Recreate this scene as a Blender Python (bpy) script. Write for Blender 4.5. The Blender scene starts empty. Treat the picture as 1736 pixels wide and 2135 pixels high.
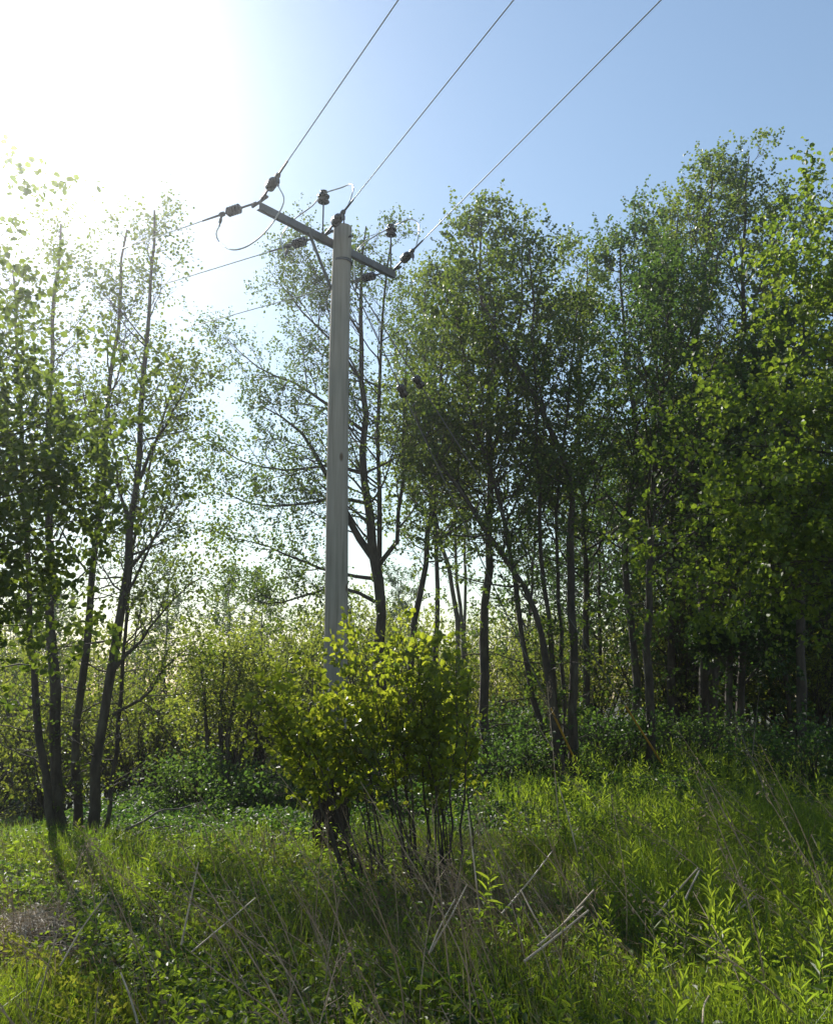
import bpy, math, random
import numpy as np
from mathutils import Vector

# ------------------------------------------------------------------ camera, sky, sun, exposure
SC = bpy.context.scene
COL = SC.collection
R = math.radians
EYE = 1.65
TILT = R(11.7)
cam_d = bpy.data.cameras.new('camera')
cam_d.sensor_fit = 'VERTICAL'
cam_d.angle = R(60)
cam_d.clip_start = 0.05
cam_d.clip_end = 2000
cam = bpy.data.objects.new('camera', cam_d)
COL.objects.link(cam)
cam.location = (0, 0, EYE)
cam.rotation_euler = (R(90) + TILT, 0, 0)
SC.camera = cam

SUN_EL = R(36)
SUN_AZ = R(-31)          # to the left of the viewing direction (+Y)
world = bpy.data.worlds.new("World")
SC.world = world
world.use_nodes = True
wn = world.node_tree
sky = wn.nodes.new('ShaderNodeTexSky')
sky.sky_type = 'NISHITA'
sky.sun_disc = False
sky.sun_elevation = SUN_EL
sky.sun_rotation = SUN_AZ
sky.air_density = 1.5
sky.dust_density = 0.3
sky.ozone_density = 1.5
wn.links.new(sky.outputs[0], wn.nodes['Background'].inputs[0])
wn.nodes['Background'].inputs[1].default_value = 0.09

sun_d = bpy.data.lights.new('sun', 'SUN')
sun_d.energy = 5.0
sun_d.angle = R(0.5)
sun_d.color = (1.0, 0.95, 0.86)
sun = bpy.data.objects.new('sun', sun_d)
COL.objects.link(sun)
sd = Vector((math.sin(SUN_AZ) * math.cos(SUN_EL), math.cos(SUN_AZ) * math.cos(SUN_EL), math.sin(SUN_EL)))
sun.rotation_euler = sd.to_track_quat('Z', 'Y').to_euler()

SC.view_settings.view_transform = 'Standard'
SC.view_settings.look = 'None'
SC.view_settings.gamma = 1
SC.view_settings.exposure = 0.75
SC.render.engine = 'CYCLES'
SC.cycles.use_denoising = True
SC.cycles.max_bounces = 8
SC.cycles.diffuse_bounces = 3
SC.cycles.glossy_bounces = 2
SC.cycles.transmission_bounces = 5
SC.cycles.volume_bounces = 0
SC.cycles.sample_clamp_indirect = 4.0

rng = np.random.default_rng(7)
FPX = 1848.9             # focal length in pixels of a 1736 x 2135 picture
CT, ST = math.cos(TILT), math.sin(TILT)


def ray(px, py):
    xc, yc = px - 868.0, 1067.5 - py
    f = FPX * CT - yc * ST
    return np.array([xc / f, 1.0, (yc * CT + FPX * ST) / f])


def at(px, py, Y):
    return np.array([0, 0, EYE]) + ray(px, py) * Y


def sstep(a, b, v):
    t = np.clip((v - a) / (b - a), 0, 1)
    return t * t * (3 - 2 * t)


def gz(x, y):
    x = np.asarray(x, float)
    y = np.asarray(y, float)
    z = 0.07 * np.sin(x * 1.3 + 0.6 * y) * np.sin(y * 0.9 + 1.0) + 0.04 * np.sin(x * 3.1 - y * 2.3)
    right = sstep(-1.0, 2.5, x - 0.06 * (y - 8))
    z = z + right * 0.55 * sstep(8.5, 17, y) + 0.1 * right * sstep(4, 9, y)
    left = 1 - sstep(-6.5, -4.0, x)
    z = z - left * 0.75 * sstep(9.5, 12.5, y) * (1 - sstep(24, 34, y))
    return z


def on_ground(px, py, h=0.0):
    d = ray(px, py)
    Y = 1.0
    for _ in range(4000):
        p = np.array([0, 0, EYE]) + d * Y
        if p[2] <= gz(p[0], p[1]) + h:
            return p
        Y += 0.01
    return p


# ------------------------------------------------------------------ mesh helpers
def nz(v):
    n = np.linalg.norm(v, axis=-1, keepdims=True)
    return v / np.maximum(n, 1e-9)


class MB:
    """Collects vertices and faces; build() links them as ONE mesh object."""

    def __init__(s):
        s.v, s.f, s.t, s.n = [], [], [], 0

    def add(s, verts, faces, mi=0, tint=None, smooth=False):
        verts = np.asarray(verts, float).reshape(-1, 3)
        faces = np.asarray(faces, int)
        if len(verts) == 0:
            return
        s.v.append(verts)
        s.f.append((faces + s.n, mi, smooth))
        s.t.append(np.full(len(verts), 0.5) if tint is None else np.asarray(tint, float))
        s.n += len(verts)

    def build(s, name, mats, parent=None, origin=None):
        V = np.concatenate(s.v)
        if origin is not None:
            V = V - np.asarray(origin)
        me = bpy.data.meshes.new(name)
        me.vertices.add(len(V))
        me.vertices.foreach_set('co', V.astype(np.float32).ravel())
        loops = np.concatenate([f.ravel() for f, _, _ in s.f]).astype(np.int32)
        sizes = np.concatenate([np.full(len(f), f.shape[1]) for f, _, _ in s.f]).astype(np.int32)
        mi = np.concatenate([np.full(len(f), m) for f, m, _ in s.f]).astype(np.int32)
        sm = np.concatenate([np.full(len(f), k) for f, _, k in s.f]).astype(bool)
        me.loops.add(len(loops))
        me.loops.foreach_set('vertex_index', loops)
        me.polygons.add(len(sizes))
        st = np.concatenate([[0], np.cumsum(sizes)[:-1]]).astype(np.int32)
        me.polygons.foreach_set('loop_start', st)
        me.polygons.foreach_set('material_index', mi)
        me.polygons.foreach_set('use_smooth', sm)
        me.update(calc_edges=True)
        at_ = me.attributes.new('tint', 'FLOAT', 'POINT')
        at_.data.foreach_set('value', np.concatenate(s.t).astype(np.float32))
        if not isinstance(mats, (list, tuple)):
            mats = [mats]
        for m in mats:
            me.materials.append(m)
        o = bpy.data.objects.new(name, me)
        COL.objects.link(o)
        if origin is not None:
            o.location = tuple(origin)
        if parent is not None:
            o.parent = parent
        return o


def tubes(mb, P, Rr, sides=5, mi=0, cap=False, smooth=True):
    """P (m,n,3) polylines, Rr (m,n) radii."""
    P = np.asarray(P, float)
    Rr = np.asarray(Rr, float)
    if P.ndim == 2:
        P, Rr = P[None], Rr[None]
    m, n, _ = P.shape
    if m == 0:
        return
    T = np.empty_like(P)
    T[:, 1:-1] = P[:, 2:] - P[:, :-2]
    T[:, 0] = P[:, 1] - P[:, 0]
    T[:, -1] = P[:, -1] - P[:, -2]
    T = nz(T)
    ov = nz(P[:, -1] - P[:, 0])
    ref = np.where((np.abs(ov[:, 2:3]) > 0.8), np.array([[1.0, 0, 0]]), np.array([[0, 0, 1.0]]))
    A = nz(np.cross(T, ref[:, None, :]))
    B = np.cross(T, A)
    ang = np.arange(sides) / sides * 2 * np.pi
    ring = A[:, :, None, :] * np.cos(ang)[None, None, :, None] + B[:, :, None, :] * np.sin(ang)[None, None, :, None]
    V = P[:, :, None, :] + ring * Rr[:, :, None, None]
    base = (np.arange(m) * n * sides)[:, None, None] + (np.arange(n - 1) * sides)[None, :, None]
    k = np.arange(sides)[None, None, :]
    k2 = (k + 1) % sides
    q = np.stack([base + k, base + k2, base + sides + k2, base + sides + k], -1).reshape(-1, 4)
    mb.add(V.reshape(-1, 3), q, mi, None, smooth)
    if cap:
        for j in range(m):
            for r_, rev in ((0, True), (n - 1, False)):
                c = V[j, r_]
                f = np.arange(sides)[None, :]
                mb.add(c, f[:, ::-1] if rev else f, mi)


def lathe(mb, p0, axis, prof, sides=16, mi=0, smooth=False):
    """prof: list of (distance along axis, radius)."""
    axis = np.asarray(axis, float) / np.linalg.norm(axis)
    P = np.array([np.asarray(p0) + axis * d for d, _ in prof])
    ref = np.array([1.0, 0, 0]) if abs(axis[2]) > 0.8 else np.array([0, 0, 1.0])
    A = np.cross(axis, ref)
    A /= np.linalg.norm(A)
    B = np.cross(axis, A)
    ang = np.arange(sides) / sides * 2 * np.pi
    V = np.concatenate([P[i] + r * (np.cos(ang)[:, None] * A + np.sin(ang)[:, None] * B) for i, (_, r) in enumerate(prof)])
    n = len(prof)
    k = np.arange(sides)
    q = np.concatenate([np.stack([i * sides + k, i * sides + (k + 1) % sides, (i + 1) * sides + (k + 1) % sides, (i + 1) * sides + k], -1) for i in range(n - 1)])
    mb.add(V, q, mi, None, smooth)
    mb.add(V[:sides], k[None, ::-1], mi)
    mb.add(V[-sides:], k[None], mi)


def box(mb, c, ax, ay, az, mi=0):
    """box with centre c and half-axis vectors."""
    c, ax, ay, az = (np.asarray(q, float) for q in (c, ax, ay, az))
    V = [c + i * ax + j * ay + k * az for k in (-1, 1) for j in (-1, 1) for i in (-1, 1)]
    F = [[0, 2, 3, 1], [4, 5, 7, 6], [0, 1, 5, 4], [2, 6, 7, 3], [0, 4, 6, 2], [1, 3, 7, 5]]
    mb.add(V, F, mi)


def spline(pts, n):
    """Catmull-Rom through pts resampled to n points."""
    p = np.asarray(pts, float)
    if len(p) == 2:
        return p[0] + (p[1] - p[0]) * np.linspace(0, 1, n)[:, None]
    q = np.vstack([2 * p[0] - p[1], p, 2 * p[-1] - p[-2]])
    seg = np.linalg.norm(np.diff(p, axis=0), axis=1)
    cum = np.concatenate([[0], np.cumsum(seg)])
    s = np.linspace(0, cum[-1], n)
    out = []
    for d in s:
        i = min(max(np.searchsorted(cum, d, side='right') - 1, 0), len(p) - 2)
        t = (d - cum[i]) / max(seg[i], 1e-9)
        a, b, c, e = q[i], q[i + 1], q[i + 2], q[i + 3]
        out.append(0.5 * (2 * b + (c - a) * t + (2 * a - 5 * b + 4 * c - e) * t ** 2 + (3 * b - a - 3 * c + e) * t ** 3))
    return np.array(out)


# leaf outline: distance along, half width (fraction of width), six points, two folded faces
SHAPES = {
    'alder': (0.30, 0.42, 0.76, 0.45),
    'oval': (0.28, 0.42, 0.66, 0.40),
    'lance': (0.22, 0.42, 0.60, 0.34),
}


def leaves(mb, pos, d, L, W, shape='alder', fold=0.18, up=0.7, mi=1, tint=None, droop=0.0):
    n = len(pos)
    if n == 0:
        return
    d = nz(d)
    N = rng.normal(size=(n, 3)) + np.array([0, 0, 1.0]) * up * 2
    N = nz(N - d * (N * d).sum(-1, keepdims=True))
    S = np.cross(d, N)
    L = np.broadcast_to(L, n)[:, None]
    W = np.broadcast_to(W, n)[:, None]
    a, wa, b, wb = SHAPES[shape]
    dr = np.zeros((n, 3))
    dr[:, 2] = -1
    dr = dr * droop * L
    f = fold * W
    base = pos
    r1 = pos + d * L * a + S * W * wa + N * f * wa * 2 + dr * a * a
    r2 = pos + d * L * b + S * W * wb + N * f * wb * 2 + dr * b * b
    tip = pos + d * L + dr
    l2 = pos + d * L * b - S * W * wb + N * f * wb * 2 + dr * b * b
    l1 = pos + d * L * a - S * W * wa + N * f * wa * 2 + dr * a * a
    V = np.stack([base, r1, r2, tip, l2, l1], 1).reshape(-1, 3)
    i = (np.arange(n) * 6)[:, None]
    F = np.concatenate([i + np.array([[0, 1, 2, 3]]), i + np.array([[0, 3, 4, 5]])])
    t = rng.random(n) if tint is None else tint
    mb.add(V, F, mi, np.repeat(t, 6))


def blades(mb, pos, d, L, W, bend, mi=0, tint=None):
    """grass blades: pos, unit leaning direction d (horizontal), length, width, bend."""
    n = len(pos)
    az = rng.random(n) * 2 * np.pi
    S = np.stack([np.cos(az), np.sin(az), np.zeros(n)], -1)
    L = np.broadcast_to(L, n)[:, None]
    W = np.broadcast_to(W, n)[:, None]
    bend = np.broadcast_to(bend, n)[:, None]
    up = np.array([[0, 0, 1.0]])
    p1 = pos + up * L * 0.5 + d * L * bend * 0.22
    p2 = pos + up * L * (1 - 0.35 * bend) * 0.97 + d * L * bend * 0.75
    V = np.stack([pos - S * W * .5, pos + S * W * .5, p1 + S * W * .42, p1 - S * W * .42, p2 + S * W * .06, p2 - S * W * .06], 1).reshape(-1, 3)
    i = (np.arange(n) * 6)[:, None]
    F = np.concatenate([i + np.array([[0, 1, 2, 3]]), i + np.array([[3, 2, 4, 5]])])
    t = rng.random(n) if tint is None else tint
    mb.add(V, F, mi, np.repeat(t, 6))


# ------------------------------------------------------------------ materials
def new_mat(name):
    m = bpy.data.materials.new(name)
    m.use_nodes = True
    nt = m.node_tree
    return m, nt, nt.nodes['Principled BSDF'], nt.nodes['Material Output']


def ramp(nt, fac, stops):
    r = nt.nodes.new('ShaderNodeValToRGB')
    e = r.color_ramp.elements
    while len(e) < len(stops):
        e.new(0.5)
    for k, (p, c) in enumerate(stops):
        e[k].position = p
        e[k].color = (*c, 1)
    nt.links.new(fac, r.inputs[0])
    return r.outputs[0]


def leaf_mat(name, dark, light, t_dark, t_light, rough=0.45, trans=0.54, spec=0.45):
    m, nt, b, out = new_mat(name)
    a = nt.nodes.new('ShaderNodeAttribute')
    a.attribute_name = 'tint'
    oi = nt.nodes.new('ShaderNodeObjectInfo')
    ad = nt.nodes.new('ShaderNodeMath')
    ad.operation = 'MULTIPLY_ADD'
    nt.links.new(oi.outputs['Random'], ad.inputs[0])
    ad.inputs[1].default_value = 0.5
    ad.inputs[2].default_value = -0.25
    sm = nt.nodes.new('ShaderNodeMath')
    sm.operation = 'ADD'
    sm.use_clamp = True
    nt.links.new(a.outputs['Fac'], sm.inputs[0])
    nt.links.new(ad.outputs[0], sm.inputs[1])
    c1 = ramp(nt, sm.outputs[0], [(0.0, dark), (1.0, light)])
    c2 = ramp(nt, sm.outputs[0], [(0.0, t_dark), (1.0, t_light)])
    nt.links.new(c1, b.inputs['Base Color'])
    b.inputs['Roughness'].default_value = rough
    b.inputs['Specular IOR Level'].default_value = spec
    t = nt.nodes.new('ShaderNodeBsdfTranslucent')
    nt.links.new(c2, t.inputs[0])
    mx = nt.nodes.new('ShaderNodeMixShader')
    mx.inputs[0].default_value = trans
    nt.links.new(b.outputs[0], mx.inputs[1])
    nt.links.new(t.outputs[0], mx.inputs[2])
    nt.links.new(mx.outputs[0], out.inputs[0])
    return m


def noise_mat(name, stops, scale=8.0, stretch=(1, 1, 1), rough=0.85, bump=0.3, detail=8, metallic=0.0, bdist=0.01):
    m, nt, b, out = new_mat(name)
    tc = nt.nodes.new('ShaderNodeTexCoord')
    mp = nt.nodes.new('ShaderNodeMapping')
    mp.inputs['Scale'].default_value = stretch
    nt.links.new(tc.outputs['Object'], mp.inputs[0])
    n = nt.nodes.new('ShaderNodeTexNoise')
    n.inputs['Scale'].default_value = scale
    n.inputs['Detail'].default_value = detail
    n.inputs['Roughness'].default_value = 0.65
    nt.links.new(mp.outputs[0], n.inputs[0])
    nt.links.new(ramp(nt, n.outputs[0], stops), b.inputs['Base Color'])
    b.inputs['Roughness'].default_value = rough
    b.inputs['Metallic'].default_value = metallic
    if bump:
        bp = nt.nodes.new('ShaderNodeBump')
        bp.inputs['Strength'].default_value = bump
        bp.inputs['Distance'].default_value = bdist
        nt.links.new(n.outputs[0], bp.inputs['Height'])
        nt.links.new(bp.outputs[0], b.inputs['Normal'])
    return m


M_BARK = noise_mat('alder_bark', [(0.3, (0.016, 0.013, 0.010)), (0.52, (0.055, 0.043, 0.033)), (0.72, (0.10, 0.095, 0.068))], 12, (1, 1, 0.3), bump=1.0, bdist=0.03)
M_BARK_PALE = noise_mat('pale_bark', [(0.3, (0.07, 0.06, 0.048)), (0.6, (0.16, 0.14, 0.11)), (0.8, (0.22, 0.21, 0.17))], 8, (1, 1, 0.4), bump=0.5)
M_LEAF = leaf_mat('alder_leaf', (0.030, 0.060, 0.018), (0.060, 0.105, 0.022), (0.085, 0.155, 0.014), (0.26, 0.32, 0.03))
M_LEAF_Y = leaf_mat('young_leaf', (0.050, 0.080, 0.018), (0.085, 0.120, 0.022), (0.15, 0.25, 0.016), (0.33, 0.41, 0.034))
M_LEAF_N = leaf_mat('near_leaf', (0.026, 0.054, 0.016), (0.055, 0.095, 0.022), (0.060, 0.130, 0.014), (0.26, 0.34, 0.03))
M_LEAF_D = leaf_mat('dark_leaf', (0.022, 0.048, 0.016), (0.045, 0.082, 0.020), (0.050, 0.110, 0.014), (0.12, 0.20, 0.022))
M_LEAF_B = leaf_mat('bush_leaf', (0.055, 0.090, 0.016), (0.085, 0.125, 0.020), (0.24, 0.33, 0.016), (0.54, 0.57, 0.040), rough=0.36, trans=0.62)
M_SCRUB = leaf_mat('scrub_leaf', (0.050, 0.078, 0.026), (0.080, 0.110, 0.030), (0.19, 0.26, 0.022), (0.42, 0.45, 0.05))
M_GRASS = leaf_mat('grass_blade', (0.045, 0.085, 0.012), (0.085, 0.125, 0.020), (0.16, 0.30, 0.013), (0.38, 0.48, 0.030), rough=0.4)
M_HERB = leaf_mat('herb_leaf', (0.052, 0.090, 0.018), (0.095, 0.135, 0.026), (0.16, 0.30, 0.016), (0.38, 0.48, 0.032), rough=0.45)
M_BRAMBLE = leaf_mat('bramble_leaf', (0.030, 0.062, 0.024), (0.060, 0.100, 0.035), (0.05, 0.13, 0.016), (0.16, 0.25, 0.03), rough=0.48)
M_MOSS = leaf_mat('moss_tuft', (0.080, 0.095, 0.016), (0.14, 0.145, 0.024), (0.22, 0.27, 0.02), (0.44, 0.44, 0.05), rough=0.7, spec=0.2)
M_STRAW = leaf_mat('dry_straw', (0.34, 0.26, 0.18), (0.66, 0.57, 0.45), (0.20, 0.15, 0.10), (0.44, 0.35, 0.24), rough=0.5, trans=0.3)
M_THATCH = leaf_mat('dead_thatch', (0.10, 0.068, 0.038), (0.42, 0.31, 0.18), (0.06, 0.04, 0.025), (0.22, 0.16, 0.10), rough=0.7, trans=0.3, spec=0.2)
M_FLUFF = leaf_mat('seed_fluff', (0.20, 0.16, 0.12), (0.36, 0.30, 0.23), (0.14, 0.11, 0.08), (0.28, 0.23, 0.17), rough=0.9, trans=0.4, spec=0.1)
M_STALK = noise_mat('dead_stalk', [(0.3, (0.20, 0.13, 0.075)), (0.7, (0.44, 0.32, 0.20))], 30, (1, 1, .2), rough=0.6, bump=0.2)
M_REED = noise_mat('pale_reed', [(0.3, (0.20, 0.14, 0.085)), (0.5, (0.44, 0.34, 0.23)), (0.75, (0.62, 0.52, 0.39))], 9, (1, 1, 1), rough=0.42, bump=0.1)
M_STEM = noise_mat('green_stem', [(0.3, (0.07, 0.10, 0.03)), (0.7, (0.12, 0.15, 0.04))], 20, rough=0.5, bump=0)
M_SOIL = noise_mat('soil', [(0.3, (0.018, 0.018, 0.010)), (0.6, (0.040, 0.045, 0.018)), (0.8, (0.06, 0.058, 0.026))], 2.2, rough=0.95, bump=0.8, bdist=0.05)
M_STEEL = noise_mat('galvanised_steel', [(0.3, (0.10, 0.105, 0.11)), (0.7, (0.17, 0.175, 0.18))], 12, rough=0.6, metallic=0.3, bump=0.1)
M_DSTEEL = noise_mat('dull_fittings', [(0.3, (0.06, 0.06, 0.06)), (0.7, (0.12, 0.12, 0.12))], 25, rough=0.5, metallic=0.5, bump=0.1)
M_PORC = noise_mat('brown_glaze', [(0.3, (0.020, 0.015, 0.015)), (0.7, (0.036, 0.028, 0.028))], 6, rough=0.22, bump=0)
M_WIRE = noise_mat('aluminium_wire', [(0.3, (0.50, 0.50, 0.50)), (0.7, (0.66, 0.66, 0.65))], 40, rough=0.35, metallic=0.6, bump=0)
M_YELLOW = noise_mat('yellow_plastic', [(0.3, (0.34, 0.19, 0.02)), (0.7, (0.46, 0.27, 0.03))], 10, rough=0.45, bump=0)
M_ROOT = noise_mat('dark_fibre', [(0.3, (0.012, 0.009, 0.007)), (0.7, (0.045, 0.032, 0.024))], 22, (1, 1, 0.12), rough=0.9, bump=0.9, bdist=0.02)


def pole_mat():
    m, nt, b, out = new_mat('weathered_pole_wood')
    tc = nt.nodes.new('ShaderNodeTexCoord')
    mp = nt.nodes.new('ShaderNodeMapping')
    mp.inputs['Scale'].default_value = (1, 1, 0.045)
    nt.links.new(tc.outputs['Object'], mp.inputs[0])
    n = nt.nodes.new('ShaderNodeTexNoise')
    n.inputs['Scale'].default_value = 34
    n.inputs['Detail'].default_value = 7
    nt.links.new(mp.outputs[0], n.inputs[0])
    grain = ramp(nt, n.outputs[0], [(0.25, (0.22, 0.20, 0.175)), (0.42, (0.31, 0.29, 0.262)), (0.75, (0.40, 0.378, 0.345))])
    n2 = nt.nodes.new('ShaderNodeTexNoise')
    n2.inputs['Scale'].default_value = 1.5
    n2.inputs['Detail'].default_value = 3
    nt.links.new(tc.outputs['Object'], n2.inputs[0])
    tone = ramp(nt, n2.outputs[0], [(0.3, (0.80, 0.81, 0.77)), (0.7, (1.05, 1.0, 0.95))])
    mul = nt.nodes.new('ShaderNodeMixRGB')
    mul.blend_type = 'MULTIPLY'
    mul.inputs[0].default_value = 1
    nt.links.new(grain, mul.inputs[1])
    nt.links.new(tone, mul.inputs[2])
    # knots
    mp2 = nt.nodes.new('ShaderNodeMapping')
    mp2.inputs['Scale'].default_value = (5.5, 5.5, 2.6)
    nt.links.new(tc.outputs['Object'], mp2.inputs[0])
    vo = nt.nodes.new('ShaderNodeTexVoronoi')
    vo.inputs['Scale'].default_value = 1.0
    nt.links.new(mp2.outputs[0], vo.inputs[0])
    kn = ramp(nt, vo.outputs['Distance'], [(0.0, (0.30, 0.20, 0.13)), (0.09, (0.45, 0.36, 0.28)), (0.16, (1, 1, 1))])
    mul2 = nt.nodes.new('ShaderNodeMixRGB')
    mul2.blend_type = 'MULTIPLY'
    mul2.inputs[0].default_value = 1
    nt.links.new(mul.outputs[0], mul2.inputs[1])
    nt.links.new(kn, mul2.inputs[2])
    nt.links.new(mul2.outputs[0], b.inputs['Base Color'])
    b.inputs['Roughness'].default_value = 0.8
    bp = nt.nodes.new('ShaderNodeBump')
    bp.inputs['Strength'].default_value = 0.5
    bp.inputs['Distance'].default_value = 0.006
    nt.links.new(n.outputs[0], bp.inputs['Height'])
    nt.links.new(bp.outputs[0], b.inputs['Normal'])
    return m


M_POLE = pole_mat()


def water_mat():
    m, nt, b, out = new_mat('pond_surface')
    b.inputs['Base Color'].default_value = (0.02, 0.03, 0.02, 1)
    b.inputs['Roughness'].default_value = 0.08
    n = nt.nodes.new('ShaderNodeTexNoise')
    n.inputs['Scale'].default_value = 6
    bp = nt.nodes.new('ShaderNodeBump')
    bp.inputs['Strength'].default_value = 0.15
    nt.links.new(n.outputs[0], bp.inputs['Height'])
    nt.links.new(bp.outputs[0], b.inputs['Normal'])
    return m


M_WATER = water_mat()


# ------------------------------------------------------------------ tagging
def tag(o, label=None, cat=None, group=None, kind=None):
    if label:
        o['label'] = label
    if cat:
        o['category'] = cat
    if group:
        o['group'] = group
    if kind:
        o['kind'] = kind
    return o


def thing(name, loc, label, cat, group=None):
    o = bpy.data.objects.new(name, None)
    COL.objects.link(o)
    o.location = tuple(loc)
    o.empty_display_size = 0.2
    return tag(o, label, cat, group)


# ------------------------------------------------------------------ ground and water
def make_ground():
    def axis(lo, hi, fine_lo, fine_hi, step):
        a = list(np.arange(fine_lo, fine_hi + 1e-6, step))
        s, q = step, fine_hi
        while q < hi:
            s *= 1.35
            q += s
            a.append(min(q, hi))
        s, q = step, fine_lo
        while q > lo:
            s *= 1.35
            q -= s
            a.insert(0, max(q, lo))
        return np.array(a)
    xs = axis(-240, 240, -12, 14, 0.2)
    ys = axis(-60, 300, -1, 26, 0.2)
    X, Y = np.meshgrid(xs, ys)
    Z = gz(X, Y)
    V = np.stack([X, Y, Z], -1).reshape(-1, 3)
    nx, ny = len(xs), len(ys)
    i = (np.arange(ny - 1)[:, None] * nx + np.arange(nx - 1)[None]).reshape(-1, 1)
    F = i + np.array([[0, 1, nx + 1, nx]])
    mb = MB()
    mb.add(V, F, 0, None, True)
    tag(mb.build('ground', M_SOIL), kind='structure')
    w = MB()
    ang = np.linspace(0, 2 * np.pi, 40, endpoint=False)
    rr = 1 + 0.1 * np.sin(3 * ang) + 0.06 * np.sin(5 * ang)
    w.add(np.stack([-10.0 + 5.6 * rr * np.cos(ang), 18 + 6.2 * rr * np.sin(ang), np.full(40, -0.55)], -1), np.arange(40)[None])
    tag(w.build('pond_water', M_WATER), kind='structure')


make_ground()


# ------------------------------------------------------------------ trees
def grow(P, Rr, per, t0, t1, length, ang, rise, wob, n=5, rfac=0.6, rmax=1.0, tip=0.12, bias=None, biasw=0.0, pvar=0.0):
    """child branches of parent polylines P (m,k,3); length: callable(t, parent length) -> length."""
    m, k, _ = P.shape
    if m == 0 or per <= 0:
        return np.zeros((0, n, 3)), np.zeros((0, n))
    cnt = m * per
    pi = np.repeat(np.arange(m), per)
    t = t0 + (t1 - t0) * ((np.tile(np.arange(per), m) + rng.random(cnt)) / per)
    f = t * (k - 1)
    i = np.minimum(f.astype(int), k - 2)
    u = (f - i)[:, None]
    p0 = P[pi, i] * (1 - u) + P[pi, i + 1] * u
    tan = nz(P[pi, i + 1] - P[pi, i])
    r0 = Rr[pi, i] * (1 - u[:, 0]) + Rr[pi, i + 1] * u[:, 0]
    rv = rng.normal(size=(cnt, 3))
    if bias is not None:
        rv = rv + np.asarray(bias) * biasw
    per_ = nz(rv - tan * (rv * tan).sum(-1, keepdims=True))
    a = np.radians(ang[0] + ang[1] * rng.normal(size=cnt))[:, None]
    d = nz(tan * np.cos(a) + per_ * np.sin(a))
    plen = np.linalg.norm(np.diff(P, axis=1), axis=-1).sum(1)[pi]
    L = length(t, plen) * rng.uniform(0.65, 1.25, cnt)
    if pvar:
        L = L * rng.uniform(1 - pvar, 1 + pvar, m)[pi]
    out = np.empty((cnt, n, 3))
    out[:, 0] = p0
    st = (L / (n - 1))[:, None]
    up = np.array([[0, 0, 1.0]])
    for q in range(1, n):
        d = nz(d + up * rise / (n - 1) + rng.normal(size=(cnt, 3)) * wob)
        out[:, q] = out[:, q - 1] + d * st
    rb = np.minimum(np.minimum(r0 * rfac, 0.011 * L + 0.0015), rmax)
    rad = rb[:, None] * np.linspace(1, tip, n)[None]
    return out, rad


def leaf_on(mb, P, per, t0, L, W, shape, up, spread=0.9, mi=1, tint=None, droop=0.15, fold=0.18):
    m, k, _ = P.shape
    cnt = m * per
    pi = np.repeat(np.arange(m), per)
    t = t0 + (1 - t0) * ((np.tile(np.arange(per), m) + rng.random(cnt)) / per)
    f = np.minimum(t * (k - 1), k - 1.001)
    i = f.astype(int)
    u = (f - i)[:, None]
    p = P[pi, i] * (1 - u) + P[pi, i + 1] * u
    tan = nz(P[pi, i + 1] - P[pi, i])
    d = nz(tan * 0.6 + rng.normal(size=(cnt, 3)) * spread)
    ll = L * rng.uniform(0.6, 1.25, cnt)
    tn = np.clip(rng.random(cnt) * 0.7 + (0 if tint is None else tint[pi]), 0, 1)
    leaves(mb, p + d * 0.012, d, ll, ll * W, shape, fold, up, mi, tn, droop)
    return cnt


def stem_path(pts, n=18, wob=0.012):
    p = spline(pts, n)
    L = np.linalg.norm(p[-1] - p[0])
    w = rng.normal(size=(n, 3)) * wob * L / 6
    w[:, 2] *= 0.3
    w[0] = 0
    return p + w


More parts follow.
